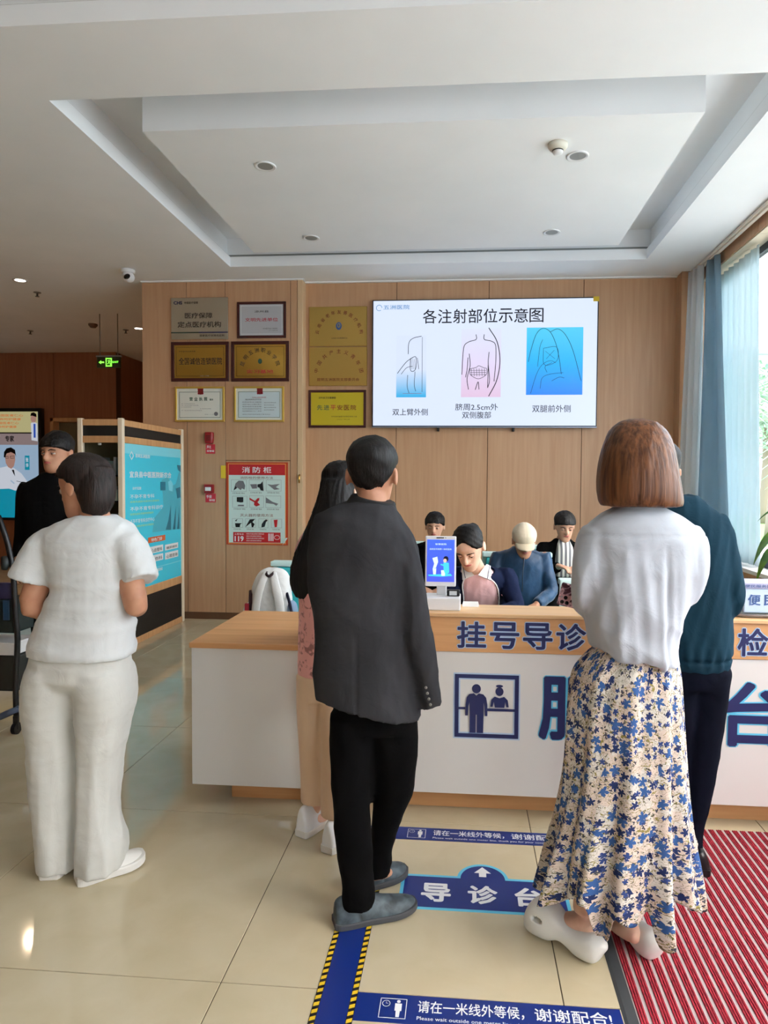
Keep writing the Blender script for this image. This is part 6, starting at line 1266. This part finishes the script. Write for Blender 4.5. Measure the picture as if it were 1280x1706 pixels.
# ------------------------------------------------------------------ tall digital sign in the far hall
t = thing('digital_sign', 'tall lit advertising screen with a doctor in a white coat on the far wall', 'screen', (-7.9, 10.74, .8))
sx0, sx1, sz0, sz1 = -8.43, -7.21, .86, 2.66
add('bezel', box(sx0 - .05, 10.70, sz0 - .05, sx1 + .06, 10.785, sz1 + .06, .01), M['black'], t)
B = Board(t, (sx0, 10.70, sz0), (1, 0, 0), (0, 0, 1), .003); W, Hh = sx1 - sx0, sz1 - sz0
e1 = emat('sign pale blue', L(176, 204, 232), .34); e2 = emat('sign cream', L(214, 206, 150), .34); e3 = emat('sign turquoise', L(0, 160, 190), .36); e4 = emat('sign white', L(214, 220, 232), .42); e5 = emat('sign skin', L(196, 150, 136), .34); e6 = emat('sign orange', L(220, 110, 40), .4); e7 = emat('sign mauve', L(170, 150, 150), .3)
dk = mat('sign dark', L(14, 14, 18), .5)
gx = lambda x: W + (x - 390) / 390 * (W * .51); gy = lambda y: Hh * (1 - (y - 55) / (1095 - 55))     # read off the photograph at 6.1x
B.rect('screen', e1, 0, 0, W, Hh, 1); B.rect('screen_panel', e2, 0, gy(350), W, Hh, 2); B.rect('screen_panel', e7, 0, gy(380), W, gy(262), 3); B.rect('screen_panel', e3, 0, 0, W, gy(800), 2)
for i in range(4): B.text('screen_lettering', e6, '健康中国医者仁心' if i % 2 == 0 else '关爱生命呵护健康', gx(-180), gx(230 - 25 * i), gy(105 + i * 37), gy(80 + i * 37), 4, .012)
B.rect('screen_line', dk, 0, gy(270), gx(325), gy(258), 4); B.text('screen_lettering', dk, '专家', gx(25), gx(125), gy(350), gy(290), 4, .03)
B.disc('small_figure', e5, gx(345), gy(125), .05, .07, 4); B.poly('small_figure', dk, [(gx(312), gy(100)), (gx(320), gy(70)), (gx(350), gy(62)), (gx(378), gy(80)), (gx(380), gy(110)), (gx(330), gy(95))], 5); B.poly('small_figure', e4, [(gx(315), gy(170)), (gx(345), gy(155)), (gx(385), gy(170)), (gx(388), gy(345)), (gx(320), gy(335))], 4); B.rect('small_figure', emat('sign blue', L(50, 90, 190), .4), gx(345), gy(310), gx(368), gy(175), 5)
B.poly('doctor_coat', e4, [(gx(-150), gy(820)), (gx(-140), gy(680)), (gx(-60), gy(610)), (gx(40), gy(590)), (gx(120), gy(610)), (gx(200), gy(660)), (gx(290), gy(770)), (gx(200), gy(800)), (gx(130), gy(830)), (gx(60), gy(810))], 3)
B.poly('doctor_face', e5, [(gx(20), gy(500)), (gx(40), gy(450)), (gx(90), gy(435)), (gx(130), gy(460)), (gx(135), gy(530)), (gx(118), gy(590)), (gx(90), gy(615)), (gx(55), gy(600)), (gx(28), gy(560))], 4)
B.poly('doctor_hair', dk, [(gx(8), gy(500)), (gx(12), gy(450)), (gx(40), gy(415)), (gx(90), gy(405)), (gx(135), gy(430)), (gx(146), gy(500)), (gx(132), gy(470)), (gx(90), gy(452)), (gx(40), gy(465)), (gx(22), gy(505))], 5)
B.line('doctor_glasses', dk, [(gx(25), gy(495)), (gx(60), gy(492)), (gx(62), gy(510)), (gx(30), gy(512)), (gx(25), gy(495))], .008, 5); B.line('doctor_glasses', dk, [(gx(80), gy(492)), (gx(128), gy(490)), (gx(125), gy(510)), (gx(84), gy(512)), (gx(80), gy(492))], .008, 5)
B.poly('doctor_tie', dk, [(gx(95), gy(625)), (gx(120), gy(625)), (gx(132), gy(690)), (gx(110), gy(655))], 5)
B.rect('screen_tag', e3, gx(240), gy(625), gx(293), gy(485), 3); B.text('screen_lettering', e4, '张', gx(252), gx(282), gy(548), gy(505), 4, .03); B.text('screen_lettering', e4, '华', gx(252), gx(282), gy(600), gy(560), 4, .03)
B.line('coat_fold', e1, [(gx(80), gy(730)), (gx(120), gy(760))], .02, 4); B.line('coat_fold', dk, [(gx(145), gy(735)), (gx(200), gy(745)), (gx(235), gy(785))], .008, 4)
B.build()

# ------------------------------------------------------------------ white backpack on its chair
t = thing('backpack', 'white backpack with dark straps and a red pocket resting on the teal chair', 'backpack', (-1.27, 4.36, .45))
BP = fabric('white canvas', L(222, 222, 220), .85, .04, 300, .2)
yb = 4.38
fuse('body', [sstack([(-1.272, yb, .455, .125, .08), (-1.272, yb, .52, .138, .092), (-1.270, yb, .65, .140, .094), (-1.268, yb - .005, .78, .134, .088), (-1.262, yb - .01, .87, .112, .072), (-1.258, yb - .01, .915, .078, .05), (-1.258, yb - .01, .93, .03, .02)], 3, 30, 3)], BP, t, .007, 4, folds(.004, (14, 14, 14), 131))
for s, m_ in ((-1, BP), (1, BP)): add('shoulder_strap', stube([(-1.262 + s * .022, yb - .065, .905), (-1.262 + s * .045, yb - .105, .84), (-1.262 + s * .075, yb - .118, .72), (-1.262 + s * .088, yb - .118, .58), (-1.262 + s * .085, yb - .10, .48)], [(.022, .008), (.028, .010), (.030, .010), (.026, .008), (.018, .006)], 4, 14, (1, 0, 0)), m_, t, True)
add('haul_loop', tube(smoothpath([(-1.285, yb - .06, .905), (-1.280, yb - .085, .893), (-1.262, yb - .092, .884), (-1.244, yb - .085, .893), (-1.239, yb - .06, .905)], 4), .009, 8), mat('dark webbing', L(50, 26, 30), .8), t, True)
fuse('side_pocket', [sstack([(-1.418, yb - .02, .46, .035, .06), (-1.425, yb - .02, .56, .042, .066), (-1.415, yb - .02, .66, .036, .06), (-1.405, yb - .02, .70, .016, .04)], 3, 20, 2.6)], BP, t, .007, 3)
add('red_tag', box(-1.425, yb - .105, .60, -1.385, yb - .088, .70, .004), mat('crimson cloth', L(170, 40, 58), .7), t); add('dark_strap', stube([(-1.40, yb - .05, .78), (-1.385, yb - .10, .70), (-1.375, yb - .105, .56)], [(.012, .005)] * 3, 3, 10, (1, 0, 0)), mat('strap maroon', L(56, 22, 28), .8), t, True)
add('dark_strap', stube([(-1.15, yb - .06, .77), (-1.12, yb - .09, .70), (-1.105, yb - .08, .60)], [(.010, .005)] * 3, 3, 10, (1, 0, 0)), mat('strap navy', L(22, 26, 50), .8), t, True)
fuse('side_bottle_pocket', [sstack([(-1.125, yb - .02, .46, .03, .055), (-1.118, yb - .02, .58, .036, .06), (-1.122, yb - .02, .68, .028, .05), (-1.13, yb - .02, .71, .012, .03)], 3, 18, 2.6)], mat('grey blue pocket', L(130, 150, 176), .7), t, .007, 3)

for o_ in (t,): o_.location.x -= .03
# ------------------------------------------------------------------ trolley at the far left edge
t = thing('trolley', 'dark metal trolley with black bags, a white shelf and a hanging grey plastic sheet', 'trolley', (-2.95, 3.9, 0))
bk = M['black']; x1 = -2.65
add('upright', tube(smoothpath([(x1 - .10, 3.70, 1.30), (x1 - .055, 3.70, 1.18), (x1 - .03, 3.70, 1.08), (x1 - .01, 3.70, .95), (x1, 3.70, .72), (x1 + .01, 3.70, .56), (x1 - .005, 3.70, .30), (x1 - .005, 3.70, .10)], 4), .016, 10), bk, t, True)
add('upright', tube([(x1 - .46, 3.70, 1.25), (x1 - .46, 3.70, .10)], .014, 10), bk, t, True)
for y in (3.89,): add('upright', tube([(x1, y, .90), (x1, y, .10)], .014, 10), bk, t, True); add('upright', tube([(x1 - .46, y, .90), (x1 - .46, y, .10)], .014, 10), bk, t, True)
add('grip', stube([(x1 - .055, 3.69, 1.06), (x1 - .045, 3.68, 1.02), (x1 - .05, 3.68, .985)], [.018, .024, .016], 3, 12), mat('rubber grip', L(30, 36, 36), .5), t, True)
add('shelf', box(x1 - .47, 3.69, .470, x1 - .005, 3.90, .545, .004), mat('white shelf', L(214, 212, 210), .5), t)
add('panel', box(x1 - .47, 3.70, .60, x1 - .01, 3.89, .80, .012), mat('green black bag', L(26, 38, 36), .6), t)
add('blue_patch', box(x1 - .075, 3.692, .68, x1 - .035, 3.702, .80, .003), mat('blue patch', L(30, 64, 96), .6), t)
add('lower_bag', box(x1 - .47, 3.70, .25, x1 - .002, 3.89, .465, .012), mat('black bag', L(34, 36, 32), .7), t)
add('upper_board', box(x1 - .47, 3.72, .80, x1 - .03, 3.74, .90, .004), mat('violet bar', L(60, 56, 90), .5), t)
add('plastic_sheet', box(x1 - .30, 3.66, .66, x1 - .10, 3.68, 1.22, .004), mat('grey plastic sheet', L(128, 128, 120), .35), t)
add('foot_bar', tube([(x1 - .42, 3.69, .035), (x1 - .10, 3.69, .10), (x1 + .02, 3.69, .155)], [(.020, .012)] * 3, 10), mat('blue grey steel', L(78, 90, 112), .4, metal=.4), t, True)
for y in (3.69, 3.89):
    for x in (x1, x1 - .46): add('caster', tube([(x - .012, y, .035), (x + .012, y, .035)], .035, 16), bk, t); add('caster_fork', box(x - .016, y - .008, .03, x + .016, y + .008, .11, .002), bk, t)

# ------------------------------------------------------------------ outside the windows
struct('ground_outside', box(2.6, -14, -.25, 40, 40, -.15), mat('pale paving', L(196, 198, 194), .9))
struct('ground_entrance', box(-12, -14, -.25, 2.6, -3.25, -.15), mat('pale paving 2', L(196, 198, 194), .9))
add('lawn', box(8, 9, -.15, 30, 36, -.148), mat('lawn', L(120, 160, 90), .9)); tag(bpy.data.objects['lawn'], 'mown lawn outside the window', 'lawn', None, 'stuff')
lf = mat('outdoor leaf', L(130, 160, 136), .6); noisy(lf, L(106, 142, 116), L(170, 194, 168), (3, 3, 3)); tk = mat('bark', L(140, 126, 112), .9)
def palm(x, y, hgt, seed):
    rs = np.random.RandomState(seed); t = thing('palm_tree', ['tall palm tree outside the window', 'broad drooping palm outside the window', 'far palm tree beyond the lawn outside'][seed % 3] , 'tree', (x, y, -.1), 'trees outside the window')
    add('trunk', stube([(x, y, -.15), (x + .1, y, hgt * .5), (x + .05, y, hgt)], [.18, .13, .11], 5, 12), tk, t, True)
    for k in range(16):
        a = k * 2.4 + rs.rand(); el = .9 - .11 * (k % 9); ln = 2.4 + rs.rand(); V, F = [], []
        pts = [np.array([x + .05 + math.cos(a) * ln * s * math.cos(el) , y + math.sin(a) * ln * s * math.cos(el), hgt + ln * s * math.sin(el) - 1.5 * s * s]) for s in np.linspace(0, 1, 13)]
        gs = [tube(pts, [.03 - .002 * i for i in range(13)], 5)]
        for i in range(2, 13):
            d = _n(pts[i] - pts[i - 1]); sd = _n(np.cross(d, (0, 0, 1)))
            for q in (-1, 1):
                L_ = .75 * math.sin(PI * min(1, i / 12.5)) + .1; tip = pts[i] + sd * q * L_ * .8 + d * L_ * .4 - np.array([0, 0, .5]) * L_
                gs.append((np.array([pts[i] - d * .05, pts[i] + d * .05, tip]), [(0, 1, 2)]))
        add('frond', join(gs), lf, t)
palm(5.9, 12.6, 2.6, 1); palm(9.6, 21.5, 4.2, 3); palm(13.5, 16, 3.6, 2)
def tree(x, y, hgt, rad, seed, label):
    rs = np.random.RandomState(seed); t = thing('tree', label, 'tree', (x, y, -.1), 'trees outside the window')
    add('trunk', stube([(x, y, -.15), (x + .1, y, hgt * .4), (x, y + .1, hgt * .8)], [.2, .15, .08], 4, 10), tk, t, True)
    V, F = [], []
    for i in range(2600):
        d = _n(rs.randn(3)); c_ = np.array([x, y, hgt * .72]) + d * rad * rs.rand() ** .35 * [1, 1, .8]; u, v = _n(rs.randn(3)) * .13, _n(rs.randn(3)) * .09
        b = len(V); V += [c_ - u, c_ + v, c_ + u, c_ - v]; F.append((b, b + 1, b + 2, b + 3))
    tag(add('foliage', (V, F), lf, t), None, None, None, 'stuff')
tree(12.6, 29, 6.5, 2.6, 5, 'round leafy tree outside the window beside the palms'); tree(20, 26, 7, 3.2, 6, 'large leafy tree far outside the window')
t = thing('building', 'pale rendered building seen far outside the window', 'building', (26, 42, -.15)); bw = mat('pale render', L(214, 222, 226), .9)
add('wall', box(16, 40, -.15, 40, 46, 9), bw, t); add('roof', box(15.6, 39.6, 9, 40.4, 46.4, 9.3, .03), M['grayp'], t)
for i in range(8):
    for k in range(3): w_ = add('window', box(17.5 + i * 2.8, 39.93, 1 + k * 2.9, 19 + i * 2.8, 40.0, 2.6 + k * 2.9, .01), M['grayp'], t)
